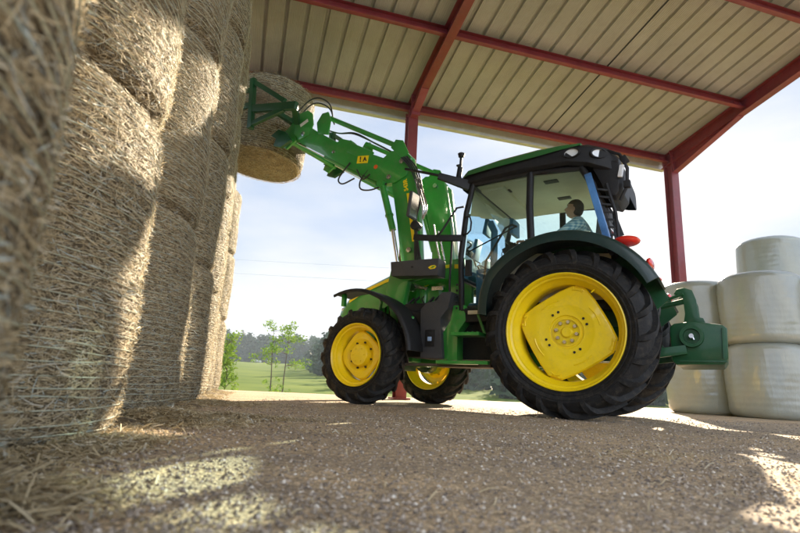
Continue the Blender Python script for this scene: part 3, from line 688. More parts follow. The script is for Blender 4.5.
# booms: near and far
for s in (1, -1):
    y0, y1 = (s * .44, s * .55)
    g = MB()
    g.prism([(1.95, 1.80), (2.25, 1.80), (2.35, 2.4), (2.47, 3.0), (2.60, 3.12), (2.30, 3.46), (2.16, 3.36), (2.02, 2.6)], y0, y1)
    bo = g.build('loader_boom', GREEN, T, bevel=.012)
    g = MB(); g.prism([(2.22, 3.08), (2.40, 3.00), (2.62, 3.02), (3.60, 3.60), (4.35, 4.06), (4.40, 4.18), (4.30, 4.30), (4.12, 4.26), (3.50, 3.86), (3.42, 3.90), (3.22, 3.82), (3.18, 3.70), (2.62, 3.42), (2.50, 3.50), (2.28, 3.48), (2.15, 3.34)], y0 + s * .004, y1 + s * .03)
    g.box((3.05, s * .57, 3.60), (.5, .03, .16), Matrix.Rotation(R(-30), 3, 'Y')); g.build('boom_arm', GREEN, bo, bevel=.012)
    g = MB()
    for (x, z, r) in ((2.30, 3.30, .035), (2.12, 2.0, .035), (4.22, 4.16, .04), (2.50, 3.10, .035), (3.55, 3.70, .025)): g.lathe([(s * .40, 0), (s * .40, r), (s * .60, r), (s * .605, r * .5), (s * .605, 0)], (x, 0, z), 16)
    build_each(g, 'pivot_pin', STEEL, bo, smooth=40)
    if s > 0:
        m = MB(); m.prism([(2.05, 2.12), (2.095, 2.12), (2.215, 2.82), (2.17, 2.82)], .551, .554); m.build('stripe', DECY, bo)
        text('543R', .085, bo, 'model_number', DECY, (2.235, .553, 2.945), Matrix(((.17, .985, 0), (0, 0, 1), (.985, -.17, 0))).to_euler(), bold=.003)
        m = MB(); m.box((2.98, .588, 3.46), (.20, .006, .115), Matrix.Rotation(R(-8), 3, 'Y')); o = m.build('warning_sign', DECY, bo)
        text('!', .11, o, 'sign_mark', DECK, (3.02, .592, 3.465), (R(90), 0, R(180)), bold=.004); text('A', .09, o, 'sign_mark', DECK, (2.94, .592, 3.455), (R(90), 0, R(180)), bold=.004)
        m = MB(); m.lathe([(.583, 0), (.587, 0), (.587, .033), (.583, .033)], (2.74, 0, 3.30), 16); o = m.build('reflector', mat('orange_reflector', (.7, .12, .02), .3), bo)
    # levelling tie rod above, with knee link
    g = MB(); g.tube([(2.38, s * .50, 3.56), (3.75, s * .50, 4.36)], .038, 12); g.build('tie_rod', GREEN, T)
    g = MB(); g.prism([(2.2, 3.42), (2.32, 3.36), (2.50, 3.55), (2.42, 3.66), (2.30, 3.62)], s * .56, s * .585); g.prism([(3.68, 4.02), (3.90, 4.08), (3.94, 4.28), (3.84, 4.42), (3.72, 4.42), (3.66, 4.28)], s * .57, s * .60); build_each(g, 'link_plate', GREEN, T, bevel=.006)
    # lift cylinder below
    a, b, c = Vector((2.02, s * .62, 1.86)), Vector((2.30, s * .62, 2.42)), Vector((2.66, s * .62, 3.14))
    a = Vector((2.26, s * .60, 1.78)); b = Vector((2.38, s * .60, 2.30)); c = Vector((2.60, s * .60, 3.0))
    g = MB(); g.tube([b, c], .048, 16); g.lathe([(s * .56, 0), (s * .56, .055), (s * .66, .055), (s * .66, 0)], (c.x, 0, c.z), 14); g.tube([b + (c - b) * .30, b + (c - b) * .33], .06, 16); cy = g.build('lift_cylinder', GREEN, T)
    g = MB(); g.tube([a, b], .028, 12); g.build('piston', CHR, cy)
    # tilt cylinder along the arm's underside
    a, b, c = Vector((2.75, s * .50, 3.08)), Vector((3.35, s * .50, 3.46)), Vector((4.40, s * .50, 4.08))
    g = MB(); g.tube([a, a + (c - a) * .62], .042, 14); cy = g.build('tilt_cylinder', GREEN, T)
    g = MB(); g.tube([a + (c - a) * .60, c], .024, 12); g.build('piston', CHR, cy)
g = MB(); g.tube([(3.55, -.46, 3.78), (3.55, .46, 3.78)], .07, 18); g.build('boom_crossbar', GREEN, T)
# hoses along the arm and at the tip
g = MB()
for q in range(3):
    o = .012 * q
    g.tube(spl([(2.55, .42 - o, 3.55), (2.9, .42 - o, 3.78), (3.3, .42 - o, 4.02 + o), (3.6, .42, 4.10), (3.9, .36, 4.25)]), .012, 8)
g.tube(spl([(3.72, .45, 4.30), (3.80, .47, 4.62), (4.02, .49, 4.80), (4.25, .5, 4.80), (4.45, .52, 4.62), (4.50, .53, 4.35), (4.50, .5, 4.15)]), .012, 8)
g.tube(spl([(3.74, .40, 4.30), (3.84, .41, 4.58), (4.05, .43, 4.74), (4.25, .44, 4.76), (4.42, .46, 4.60), (4.46, .46, 4.35)]), .012, 8)
g.tube(spl([(2.52, .60, 3.0), (2.75, .64, 2.93), (2.95, .63, 2.98), (3.0, .58, 3.14), (2.88, .57, 3.28)]), .012, 8)
g.tube(spl([(3.2, .60, 3.45), (3.38, .62, 3.22), (3.3, .62, 3.12), (3.1, .6, 3.18)]), .012, 8)
g.tube(spl([(3.05, .62, 3.3), (2.92, .64, 3.12), (2.8, .63, 3.18)]), .011, 8)
for q in range(4): g.tube(spl([(2.30 - q * .03, .60, 3.35), (2.10 - q * .03, .64, 3.1), (1.98 - q * .02, .64, 2.75), (2.0, .63, 2.4), (1.95 + q * .02, .62, 2.0), (1.9 + q * .03, .62, 1.8)]), .011, 8)
build_each(g, 'loader_hose', HOSE, T)
g = MB()
for q in range(3): g.tube(spl([(2.02 - q * .035, .66, 2.95), (1.93 - q * .03, .70, 2.72), (1.86 - q * .03, .71, 2.5), (1.86, .70, 2.36)]), .013, 8)
g.tube(spl([(1.75, .60, 2.3), (1.70, .58, 2.0), (1.66, .56, 1.82)]), .012, 8); g.tube(spl([(1.68, .60, 2.2), (1.62, .58, 1.95), (1.6, .56, 1.82)]), .012, 8)
build_each(g, 'hose_pipe', STEEL, T, smooth=60)
# far mast block behind the near boom
g = MB(); g.prism([(1.98, 1.75), (2.40, 1.75), (2.44, 2.9), (2.56, 3.14), (2.46, 3.20), (2.44, 3.50), (2.36, 3.52), (2.16, 3.32), (2.06, 2.6)], -.60, -.75); g.build('far_mast_plate', GREEN, T, bevel=.012)
g = MB(); g.lathe([(-.60, 0), (-.60, .055), (-.57, .055), (-.57, 0)], (2.37, 0, 3.22), 14); g.build('mast_pin', STEEL, T)
# carriage and bale clamp
g = MB()
for s in (1, -1):
    g.prism([(4.10, 4.10), (4.30, 4.06), (4.42, 4.20), (4.42, 4.42), (4.32, 4.54), (4.16, 4.56), (4.06, 4.48), (4.02, 4.28)], s * .57, s * .60); g.prism([(4.40, 4.10), (4.60, 3.98), (4.72, 4.06), (4.66, 4.20), (4.78, 4.26), (4.60, 4.36), (4.44, 4.50)], s * .52, s * .56)
g.tube([(4.42, -.6, 4.44), (4.42, .6, 4.44)], .05, 14); g.tube([(4.5, -.6, 4.1), (4.5, .6, 4.1)], .045, 14)
ca = g.build('tool_carrier', GREEN, T, bevel=.008)
m = MB(); m.box((4.21, .603, 4.34), (.17, .005, .055), Matrix.Rotation(R(22), 3, 'Y')); o = m.build('name_plate', DECW, ca)
g = MB()
for k in range(4): g.box((4.12 + k * .045, .608, 4.325 + k * .0185 + .0), (.022, .004, .035), Matrix.Rotation(R(22), 3, 'Y'))
#g.build('name_plate_print', DECK, o)
g = MB(); g.tube([(4.62, -.8, 4.52), (4.62, .8, 4.52)], .055, 4); g.tube([(4.60, -.72, 4.18), (4.60, .72, 4.18)], .05, 4)
for s in (-1, 1): g.box((4.58, s * .45, 4.35), (.08, .08, .5))
g.box((4.60, 0, 4.35), (.06, .08, .45)); g.build('clamp_beam', DGREEN, T, bevel=.006)
for s in (1, -1):
    g = MB(); Y = s * 1.06
    g.bar((4.36, s * .62, 4.40), (4.00, Y, 4.36), .09, .12); g.bar((3.96, Y, 4.35), (4.95, Y, 4.55), .07, .125); g.bar((4.22, Y, 4.50), (5.0, Y, 5.07), .06, .08); g.bar((4.22, Y, 4.36), (4.95, Y, 4.27), .06, .08)
    g.bar((5.01, Y, 5.12), (4.94, Y, 4.20), .08, .09, up=(1, 0, 0)); g.tube([(5.03, Y - s * .06, 5.10), (4.97, Y - s * .06, 4.22)], .03, 10); g.bar((4.97, Y - s * .03, 4.66), (5.3, Y - s * .08, 4.72), .04, .10); g.bar((5.0, Y - s * .03, 4.95), (5.3, Y - s * .08, 5.0), .04, .08)
    g.build('clamp_arm', DGREEN, T, bevel=.006)
g = MB(); 
for s in (1, -1): g.prism([(4.36, 4.02), (4.58, 3.94), (4.74, 4.0), (4.70, 4.12), (4.82, 4.2), (4.66, 4.28), (4.50, 4.20)], s * .66, s * .72)
build_each(g, 'clamp_hook', DGREEN, T, bevel=.006)

# cab
def strip(pts, w, name, m, parent, up=(0, 1, 0), bev=.008):
    g = MB()
    for a, b in zip(pts[:-1], pts[1:]): g.bar(a, b, w[0], w[1], up)
    return g.build(name, m, parent, bevel=bev)
YC = .74
g = MB()
for s in (1, -1):
    y = s * YC
    ap = [(1.26, y, 1.14), (1.29, y * .99, 1.8), (1.235, y * .97, 2.35), (1.15, y * .95, 2.73)]
    g.tube(ap, .036, 10)                                                      # A pillar
    g.tube([(.42, y, 1.86), (.44, y * .985, 2.3), (.43, y * .955, 2.76)], .042, 10)   # B pillar
    g.tube([(-.42, y * .98, 1.70), (-.36, y * .98, 2.1), (-.25, y * .96, 2.48), (-.14, y * .94, 2.70)], .04, 10)   # C pillar
    g.tube([(1.15, y * .95, 2.71), (.43, y * .955, 2.735), (-.14, y * .94, 2.69)], .035, 8)
    g.tube([(1.26, y, 1.14), (.98, y, 1.14), (.90, y, 1.35), (.76, y, 1.60), (.60, y, 1.76), (.42, y, 1.86)], .024, 8)
g.tube([(1.15, -.7, 2.71), (1.15, .7, 2.71)], .035, 8); g.tube([(-.14, -.69, 2.69), (-.14, .69, 2.69)], .035, 8)
g.tube([(1.28, -.72, 1.52), (1.28, .72, 1.52)], .03, 8); g.tube([(-.42, -.72, 1.7), (-.42, .72, 1.7)], .035, 8)
cab = g.build('cab_frame', BLK, T)
g = MB(); g.box((.35, 0, 1.16), (1.75, 1.36, .10)); g.box((.05, 0, 1.35), (1.0, 1.0, .34)); g.box((-.36, 0, 1.5), (.1, 1.3, .45)); g.build('cab_floor', BLK, T, bevel=.02)
# roof : black base, green cap, beige lining
def roofsec(x, zb, zt, w, ins=.05): return [(x, -w + ins, zb), (x, -w, zb + .03), (x, -w + .01, zt - .05), (x, -w + .07, zt), (x, 0, zt + .02), (x, w - .07, zt), (x, w - .01, zt - .05), (x, w, zb + .03), (x, w - ins, zb)]
g = loft([roofsec(1.34, 2.70, 2.80, .66), roofsec(1.27, 2.69, 2.88, .75), (roofsec(.9, 2.72, 2.92, .79)), roofsec(.43, 2.735, 2.95, .80), roofsec(.0, 2.73, 2.96, .80), roofsec(-.22, 2.68, 2.95, .79), roofsec(-.42, 2.60, 2.88, .74), roofsec(-.52, 2.56, 2.78, .66)])
roof = g.build('cab_roof', BLK, T, bevel=.006, smooth=50)
def capsec(x, zb, zt, w): return [(x, -w, zb), (x, -w + .03, (zb + zt) / 2 + .01), (x, -w + .12, zt), (x, 0, zt + .015), (x, w - .12, zt), (x, w - .03, (zb + zt) / 2 + .01), (x, w, zb)]
g = loft([capsec(1.30, 2.80, 2.86, .735), capsec(1.2, 2.805, 2.93, .80), capsec(.8, 2.84, 2.98, .815), capsec(.35, 2.87, 3.01, .82), capsec(.05, 2.905, 3.01, .81), capsec(-.15, 2.94, 2.995, .76)])
g.build('roof_cap', mat('roof_green', (.018, .13, .028), .4, coat=.3, dirt=.25, vscale=3), roof, bevel=.004, smooth=50)
g = MB(); g.box((.48, 0, 2.70), (1.28, 1.36, .05)); g.box((.95, 0, 2.665), (.30, 1.2, .06)); g.build('headliner', BEIGE, roof, bevel=.02)
g = MB()
for (x, y) in ((.85, .42), (.25, .5), (.25, -.1), (.85, -.4)): g.box((x, y, 2.672), (.16, .10, .012))
build_each(g, 'ceiling_vent', BLK, roof, bevel=.004)
for s in (1, -1):
    for (x, y, z, ry) in ((-.06, .785, 2.845, 0), (-.34, .745, 2.80, .5)):
        g = MB(); g.lathe([(0, 0), (.0, .05), (.012, .052)], (0, 0, 0), 20); g.v = [Vector((v.x * 1.45, v.y, v.z * .9)) for v in g.v]
        o = g.build('work_light', LAMPG, roof); o.location = (x, s * (y + .008), z); o.rotation_euler = (0, 0, (0 if s > 0 else PI) + s * ry)
        m = MB(); m.lathe([(-.01, .05), (.018, .052), (.02, .064), (-.01, .07)], (0, 0, 0), 20); m.v = [Vector((v.x * 1.45, v.y, v.z * .9)) for v in m.v]; m.build('bezel', BLK, o)
# rear air filter housing and lamp bar
g = loft([[(-.26, y, 2.66), (-.40, y, 2.78 - q), (-.52, y, 2.72 - q), (-.57 + q, y, 2.52), (-.55 + q, y, 2.36), (-.48, y, 2.27 + q), (-.40, y, 2.30 + q), (-.34, y, 2.48)] for y, q in ((.20, .03), (.24, 0), (.66, 0), (.71, .04))])
for i in range(3): g.f.append([i * 8 + 7, i * 8, (i + 1) * 8, (i + 1) * 8 + 7]); g.mi.append(0)
g.build('rear_housing', BLK, T, bevel=.012, smooth=40)
g = MB(); g.tube([(-.42, .70, 2.84), (-.54, .71, 2.77), (-.61, .70, 2.60), (-.60, .70, 2.40), (-.52, .68, 2.26)], .018, 8); g.build('lamp_bracket', BLK, T)
g = MB(); g.box((-.585, .70, 2.70), (.07, .05, .09), Matrix.Rotation(.5, 3, 'Y')); g.build('bracket_clamp', BLK, T, bevel=.01)
g = MB(); g.box((-.60, .70, 2.42), (.07, .06, .08)); g.build('bracket_clamp', BLK, T, bevel=.01)
g = MB(); g.box((-.55, .725, 2.57), (.05, .03, .14), Matrix.Rotation(-.2, 3, 'Y')); g.build('rear_lamp', LAMPG, T, bevel=.01)
# glass
def pane(name, pts, parent=T, m=GLS, th=.006):
    g = MB(); n = (Vector(pts[1]) - Vector(pts[0])).cross(Vector(pts[2]) - Vector(pts[0])).normalized() * th; k = len(pts)
    g.add([Vector(p) for p in pts], [tuple(range(k))]); return g.build(name, m, parent, weld=False)
for s in (1, -1):
    y = s * (YC + .012)
    d = pane('door_window' if True else '', [(1.25, y, 1.18), (.99, y, 1.16), (.90, y, 1.37), (.76, y, 1.62), (.60, y, 1.78), (.44, y, 1.88), (.44, y * .97, 2.70), (1.13, y * .96, 2.70), (1.22, y * .975, 2.35), (1.27, y * .99, 1.8)])
    g = MB(); yy = s * (YC + .04); g.tube([(1.235, yy, 2.28), (1.16, yy, 2.27), (1.14, yy, 2.2), (1.15, yy, 2.1), (1.19, yy, 2.06), (1.25, yy, 2.06)], .011, 8); g.box((1.17, yy - s * .01, 1.64), (.07, .05, .19)); build_each(g, 'door_handle', BLK, d, bevel=.004)
    g = MB(); g.tube([(.60, s * .70, 2.10), (.66, s * .70, 2.13), (.74, s * .70, 2.10), (.98, s * .70, 1.72), (1.02, s * .70, 1.3)], .014, 8); g.tube([(1.2, s * .72, 1.85), (.9, s * .71, 1.98), (.62, s * .70, 2.10)], .009, 8); g.build('grab_rail', BLK, d)
    pane('side_window', [(.40, y, 1.86), (-.40, y * .985, 1.72), (-.35, y * .985, 2.1), (-.24, y * .97, 2.46), (-.14, y * .955, 2.67), (.40, y * .97, 2.71)])
    g = MB(); g.bar((-.40, s * .79, 1.80), (-.22, s * .775, 2.58), .02, .075, up=(1, 0, 0)); g.build('window_edge', mat('blue_tinted_edge', (.07, .20, .45), .12, coat=1, var=.5, vscale=3), T, bevel=.006)
    if s < 0: continue
    g = MB(); g.tube([(-.50, s * .74, 1.75), (-.48, s * .74, 2.1), (-.40, s * .73, 2.45)], .018, 8)
    for k in range(7): g.bar((-.50 + .014 * k, s * .74, 1.86 + .085 * k), (-.40 + .014 * k, s * .76, 1.88 + .085 * k), .014, .02)
    g.build('ladder_trim', BLK, T)
pane('windscreen', [(1.27, -.72, 1.54), (1.27, .72, 1.54), (1.235, .70, 2.35), (1.15, .69, 2.70), (1.15, -.69, 2.70), (1.235, -.70, 2.35)])
pane('rear_window', [(-.42, -.70, 1.72), (-.42, .70, 1.72), (-.24, .69, 2.46), (-.15, .67, 2.67), (-.15, -.67, 2.67), (-.24, -.69, 2.46)])
# far-side trim so the lower pane shows the beige inner fender
g = MB(); g.prism([(1.20, 1.16), (1.0, 1.18), (.86, 1.45), (.7, 1.68), (.5, 1.80), (-.4, 1.80), (-.4, 1.18)], -.66, -.62); g.prism([(.98, 1.18), (.84, 1.45), (.68, 1.66), (.5, 1.78), (-.4, 1.70), (-.4, 1.18)], .60, .66); g.build('inner_fender_trim', BEIGE, T, bevel=.01)
g = MB(); g.box((1.12, .0, 1.45), (.20, .9, .5)); g.box((1.0, 0, 1.22), (.5, 1.2, .06)); g.build('dashboard', BLUEP, T, bevel=.04)
g = MB(); g.tube([(1.02, 0, 1.5), (.86, 0, 1.98)], .05, 12); g.box((.90, 0, 2.02), (.20, .26, .07), Matrix.Rotation(.4, 3, 'Y')); g.build('steering_column', BLK, T, bevel=.01)
sw = MB(); cw = Vector((.80, 0, 2.04)); q = Matrix.Rotation(-.45, 3, 'Y'); sw.tube([cw + q @ Vector((.19 * math.cos(a), .19 * math.sin(a), 0)) for a in [2 * PI * k / 32 for k in range(33)]], .014, 8, cap=False)
for k in range(3): a = 2 * PI * k / 3 + .5; sw.tube([cw, cw + q @ Vector((.19 * math.cos(a), .19 * math.sin(a), 0))], .012, 6)
sw.build('steering_wheel', BLK, T)
g = MB(); g.box((.02, 0, 1.68), (.5, .5, .13)); g.box((-.22, 0, 1.99), (.12, .46, .56), Matrix.Rotation(-.12, 3, 'Y')); g.box((-.27, 0, 2.33), (.09, .26, .14)); g.box((.12, -.3, 1.88), (.4, .09, .06)); g.box((.05, 0, 1.5), (.36, .36, .24)); g.build('seat', SEATM, T, bevel=.04)
g = MB(); g.box((.30, -.33, 1.95), (.30, .12, .07)); g.tube([(.42, -.33, 1.98), (.46, -.33, 2.12)], .022, 8); g.box((1.02, -.42, 2.45), (.05, .28, .22)); g.box((.86, -.56, 2.14), (.05, .22, .3)); g.tube([(.98, .46, 1.60), (.97, .46, 2.15), (1.03, .46, 2.28)], .045, 10); g.build('cab_controls', BLUEP, T, bevel=.015)
# antenna and beacon base at front corner of roof
g = MB(); g.tube([(1.36, .66, 2.74), (1.38, .66, 2.88), (1.36, .66, 3.00)], .035, 10); g.tube([(1.36, .66, 2.95), (1.35, .66, 3.16)], .018, 8); g.lathe([(0, 0), (0, .035), (.045, .045), (.06, .02), (.06, 0)], (1.35, .66, 3.14), 14, axis='z'); g.box((1.38, .66, 3.03), (.06, .03, .02)); g.build('camera_mast', BLK, T, bevel=0)
# mirrors
for s in (1, -1):
    g = MB(); y = s * .80
    g.bar((1.20, s * .72, 2.70), (1.52, s * .95, 2.80), .05, .13, w2=.04, h2=.08); g.tube([(1.48, s * .93, 2.80), (1.98, s * 1.0, 2.96)], .018, 8)
    g.bar((1.26, s * .76, 2.02), (1.66, s * .88, 2.03), .05, .075); g.bar((1.62, s * .87, 2.03), (1.86, s * .90, 2.06), .05, .07); g.tube([(1.25, s * .76, 2.42), (1.33, s * .80, 2.40), (1.50, s * .86, 2.10), (1.56, s * .87, 2.04)], .014, 8)
    g.lathe([(s * .86, 0), (s * .86, .055), (s * .96, .06), (s * .97, .04), (s * .97, 0)], (1.83, 0, 2.20), 18)
    mr = g.build('mirror_bracket', BLK, T, bevel=.004)
    g = MB(); g.box((1.88, s * .93, 2.47), (.045, .20, .34), Matrix.Rotation(-.12, 3, 'Y')); o = g.build('mirror', GRY, mr, bevel=.02)
    m = MB(); m.box((1.856, s * .93, 2.47), (.004, .17, .30), Matrix.Rotation(-.12, 3, 'Y')); m.build('mirror_glass', CHR, o)
# fenders
def fender(cx, cz, y0, y1, segs, th, lip, name, m, fil=.0):
    g = MB(); sg = 1 if y1 > y0 else -1; sec = [(y0, 0), (y1 - sg * .035, 0), (y1 - sg * .01, -.012), (y1, -.035), (y1, -lip), (y1 - sg * .015, -lip), (y1 - sg * .018, -.04), (y1 - sg * .05, -th), (y0, -th)]
    k = len(sec)
    for (a, r) in segs:
        for (y, dr) in sec: g.v.append(Vector((cx + (r + dr) * math.cos(R(a)), y, cz + (r + dr) * math.sin(R(a)))))
    n = len(segs)
    for i in range(n - 1):
        for j in range(k): g.f.append([i * k + j, i * k + (j + 1) % k, (i + 1) * k + (j + 1) % k, (i + 1) * k + j]); g.mi.append(0)
    g.f += [list(range(k)), [(n - 1) * k + j for j in range(k)]]; g.mi += [0, 0]
    return g.build(name, m, T, smooth=50)
FEND = mat('fender_dark_green', (.008, .028, .024), .35, coat=.25, var=.15, dirt=.1)
for s in (1, -1):
    segs = [(a, 1.0 + .02 * math.sin(R(max(0, a) * 1.2)) - (.09 * (1 - (a - 12) / 25) if a < 37 else 0)) for a in range(12, 153, 5)]
    f_ = fender(0, .845, s * .52, s * 1.16, segs, .02, .115, 'rear_fender', FEND)
    g = MB(); g.prism([(.9, 1.12), (.80, 1.5), (.62, 1.74), (.3, 1.86), (-.2, 1.87), (-.6, 1.70), (-.84, 1.40), (-.9, 1.2), (-.6, .95), (.5, .95)], s * .50, s * .53); g.build('inner_panel', DGREEN, f_)
    g = MB(); g.ball((-.60, s * .98, 1.72), (.13, .13, .05), 10); o = g.build('tail_lamp', REDL, T); o.rotation_euler = (0, 0, 0)
    g = MB(); g.ball((-.80, s * .98, 1.47), (.035, .15, .06), 8); g.build('tail_lamp', REDL, T)
    segs = [(62, .87)] + [(a, .84) for a in range(68, 176, 6)]
    segs = [(a, .865 - .08 * min(1, (a - 62) / 50)) for a in range(62, 178, 6)]
    fender(2.5, .59, s * .74, s * 1.13, segs, .012, .05, 'front_fender', BLK)
    g = MB(); g.box((2.83, s * .98, 1.29), (.045, .06, .16)); g.tube([(2.5, s * .70, .8), (2.42, s * .72, 1.30), (2.4, s * .85, 1.38)], .022, 8); g.tube([(2.5, s * .7, .8), (1.95, s * .74, 1.0), (1.86, s * .85, 1.06)], .02, 8); build_each(g, 'fender_bracket', GREEN, T, bevel=.006)
# side tank, tool box, steps
g = MB(); g.box((1.95, .52, .88), (.52, .26, .58)); g.box((1.95, .50, 1.22), (.4, .22, .12)); g.build('fuel_tank', BLK, T, bevel=.04)
g = MB(); g.prism([(1.46, .57), (1.76, .57), (1.78, 1.16), (1.70, 1.24), (1.56, 1.26), (1.50, 1.36), (1.36, 1.36), (1.40, 1.16), (1.50, 1.05)], .52, .82); tb = g.build('battery_box', GRY, T, bevel=.02)
g = MB(); g.box((1.63, .823, .81), (.13, .012, .20)); o = g.build('box_latch', BLK, tb, bevel=.01)
g = MB(); g.box((1.63, .832, .80), (.055, .006, .05)); g.build('blue_label', mat('pale_blue_label', (.35, .5, .75), .3), o, bevel=.008)
g = MB(); g.prism([(1.30, .56), (1.48, .56), (1.50, .86), (1.40, 1.02), (1.36, 1.20), (1.22, 1.20), (1.20, 1.02), (1.30, .88)], .60, .76); g.bar((.84, .74, .53), (1.08, .74, 1.16), .03, .03); g.build('step_bracket', GREEN, T, bevel=.006)
for (z, x0, x1, y0, y1) in ((.84, .94, 1.28, .72, .98), (.52, .80, 1.42, .76, 1.06)):
    g = MB(); g.box(((x0 + x1) / 2, (y0 + y1) / 2, z), (x1 - x0, y1 - y0, .035))
    for k in range(6): g.box((x0 + (x1 - x0) * (k + .5) / 6, (y0 + y1) / 2, z + .02), (.012, y1 - y0 - .02, .012))
    g.build('step', GREEN if z > 0 else BLK, T, bevel=.004)
g = MB(); g.box((1.05, .60, 1.05), (.40, .3, .10)); g.box((1.10, .70, 1.13), (.26, .12, .05)); g.box((1.2, .52, .80), (.5, .1, .45)); g.build('step_well', BLK, T, bevel=.01)
g = MB(); g.box((1.04, .785, 1.105), (.24, .02, .045)); g.build('sill_strip', BEIGE, T, bevel=.004)
g = MB(); g.box((1.65, .80, .50), (1.45, .035, .03)); g.box((1.05, .72, .49), (.9, .3, .025)); g.box((.86, .9, .50), (.14, .22, .05)); g.build('running_board', mat('rusty_steel', (.10, .07, .045), .7, var=.3), T, bevel=.004)
g = MB(); g.tube([(1.43, .72, 1.18), (1.42, .76, 1.5), (1.40, .76, 2.02)], .014, 8)
for k in range(5): g.ball((1.30, .80, 1.16 + .07 * k), .014, 5)
g.build('grab_post', BLK, T)
g = MB(); g.prism([(1.30, 1.725), (1.54, 1.745), (1.54, 1.80), (1.30, 1.785)], .385, .39); o = g.build('model_badge', DECY, T)
text('5125R', .045, o, 'badge_text', DECK, (1.42, .392, 1.765), (R(90), 0, R(180)))
g = MB(); g.prism([(1.30, 1.2), (1.62, 1.2), (1.62, 1.86), (1.30, 1.86)], .30, .383); g.build('bulkhead', GREEN, T, bevel=.01)
# rear hitch and ballast weight
g = MB()
for s in (1, -1): g.bar((-.35, s * .42, .62), (-1.02, s * .42, .72), .05, .09); g.tube([(-.45, s * .42, 1.15), (-.80, s * .42, .72)], .025, 8); g.bar((-.30, s * .30, 1.18), (-.52, s * .42, 1.2), .05, .08)
g.tube([(-.30, 0, 1.1), (-1.06, 0, 1.28)], .03, 10); g.tube([(-.38, .12, 1.1), (-1.02, .28, 1.30)], .016, 8); g.box((-.38, 0, 1.0), (.3, .5, .5)); g.build('rear_hitch', DGREEN, T, bevel=.008)
wv_ = [(-.92, .985), (-1.10, 1.005), (-1.34, .965), (-1.375, .93), (-1.365, .64), (-1.33, .58), (-.92, .57), (-.88, .62), (-.88, .95)]
g = MB(); g.prism(wv_, -.55, .38); g.box((-1.22, -.08, .78), (.24, .80, .30)); 
wt = g.build('ballast_weight', DGREEN, T, bevel=.02)
g = MB(); g.prism([(-1.335, .64), (-1.32, .64), (-1.33, .93), (-1.345, .93)], .38, .395); g.prism([(-.95, .62), (-1.35, .62), (-1.35, .605), (-.95, .605)], .38, .392); g.build('cast_rib', DGREEN, wt)
g = MB(); g.prism([(-1.0, .99), (-1.20, .99), (-1.18, 1.05), (-1.14, 1.06), (-1.13, 1.24), (-1.10, 1.34), (-1.03, 1.37), (-.96, 1.36), (-.93, 1.31), (-.97, 1.29), (-1.01, 1.28), (-1.02, 1.10)], .20, .25)
g.prism([(-1.0, .99), (-1.20, .99), (-1.18, 1.05), (-1.14, 1.06), (-1.13, 1.24), (-1.10, 1.34), (-1.03, 1.37), (-.96, 1.36), (-.93, 1.31), (-.97, 1.29), (-1.01, 1.28), (-1.02, 1.10)], -.20, -.25)
g.tube([(-1.05, -.22, 1.31), (-1.05, .22, 1.31)], .02, 10); g.build('hitch_hook', DGREEN, wt, bevel=.006)
g = MB(); g.lathe([(.38, 0), (.38, .105), (.40, .11), (.44, .105), (.44, .075), (.405, .07), (.405, 0)], (-1.07, 0, .85), 28); g.build('side_boss', DGREEN, wt)
g = MB(); g.tube([(-1.07, .38, .85), (-1.07, .47, .85)], .022, 10); g.tube([(-1.07, .455, .87), (-1.09, .46, .81)], .012, 8); g.build('hitch_pin', STEEL, wt)

g = MB()
for q in range(3): g.tube(spl([(-.42, .12 + .05 * q, 1.38), (-.62, .16 + .05 * q, 1.44 - .03 * q), (-.78, .2 + .04 * q, 1.25), (-.74, .22 + .04 * q, 1.02), (-.5, .2, .95)]), .011, 8)
build_each(g, 'hydraulic_hose', HOSE, T)
g = MB(); 
for y in (.12, .17, .22, .27): g.box((-.46, y, 1.38), (.09, .035, .05))
build_each(g, 'hydraulic_coupler', STEEL, T)
for s in (1, -1):
    g = MB(); g.tube([(-.62, s * .44, .70), (-.60, s * .5, 1.22)], .02, 8); g.tube([(-.615, s * .465, .9), (-.605, s * .485, 1.08)], .034, 10); g.build('lift_rod', BLK, T)
# ------------------------------------------------------------------ driver in the cab (faces forward, looks up at the bale)
SKIN = mat('skin', (.50, .27, .18), .5, var=.06); HAIR = mat('dark_hair', (.025, .018, .014), .7, var=.3, bump=.5, bscale=150)
def shirt_mat():
    m = mat('checked_shirt', (.22, .38, .48), .85, var=.06); t = m.node_tree; b = t.nodes['Principled BSDF']; tc = nd(t, 'ShaderNodeTexCoord')
    w1 = nd(t, 'ShaderNodeTexWave', Scale=9.0); w1.bands_direction = 'Z'; w2 = nd(t, 'ShaderNodeTexWave', Scale=9.0); w2.bands_direction = 'Y'
    t.links.new(tc.outputs['Object'], w1.inputs[0]); t.links.new(tc.outputs['Object'], w2.inputs[0])
    a = nd(t, 'ShaderNodeMath', _operation='ADD'); t.links.new(w1.outputs[1], a.inputs[0]); t.links.new(w2.outputs[1], a.inputs[1])
    r = nd(t, 'ShaderNodeValToRGB'); r.color_ramp.interpolation = 'CONSTANT'; e = r.color_ramp.elements; e[0].color = (.16, .34, .48, 1); e[1].position = .32; e[1].color = (.38, .58, .68, 1); q = e.new(.62); q.color = (.72, .80, .82, 1)
    mlt = nd(t, 'ShaderNodeMath', _operation='MULTIPLY'); mlt.inputs[1].default_value = .5; t.links.new(a.outputs[0], mlt.inputs[0]); t.links.new(mlt.outputs[0], r.inputs[0]); t.links.new(r.outputs[0], b.inputs['Base Color']); return m
SHIRT = shirt_mat(); JEANS = mat('jeans', (.04, .06, .12), .9, var=.2)
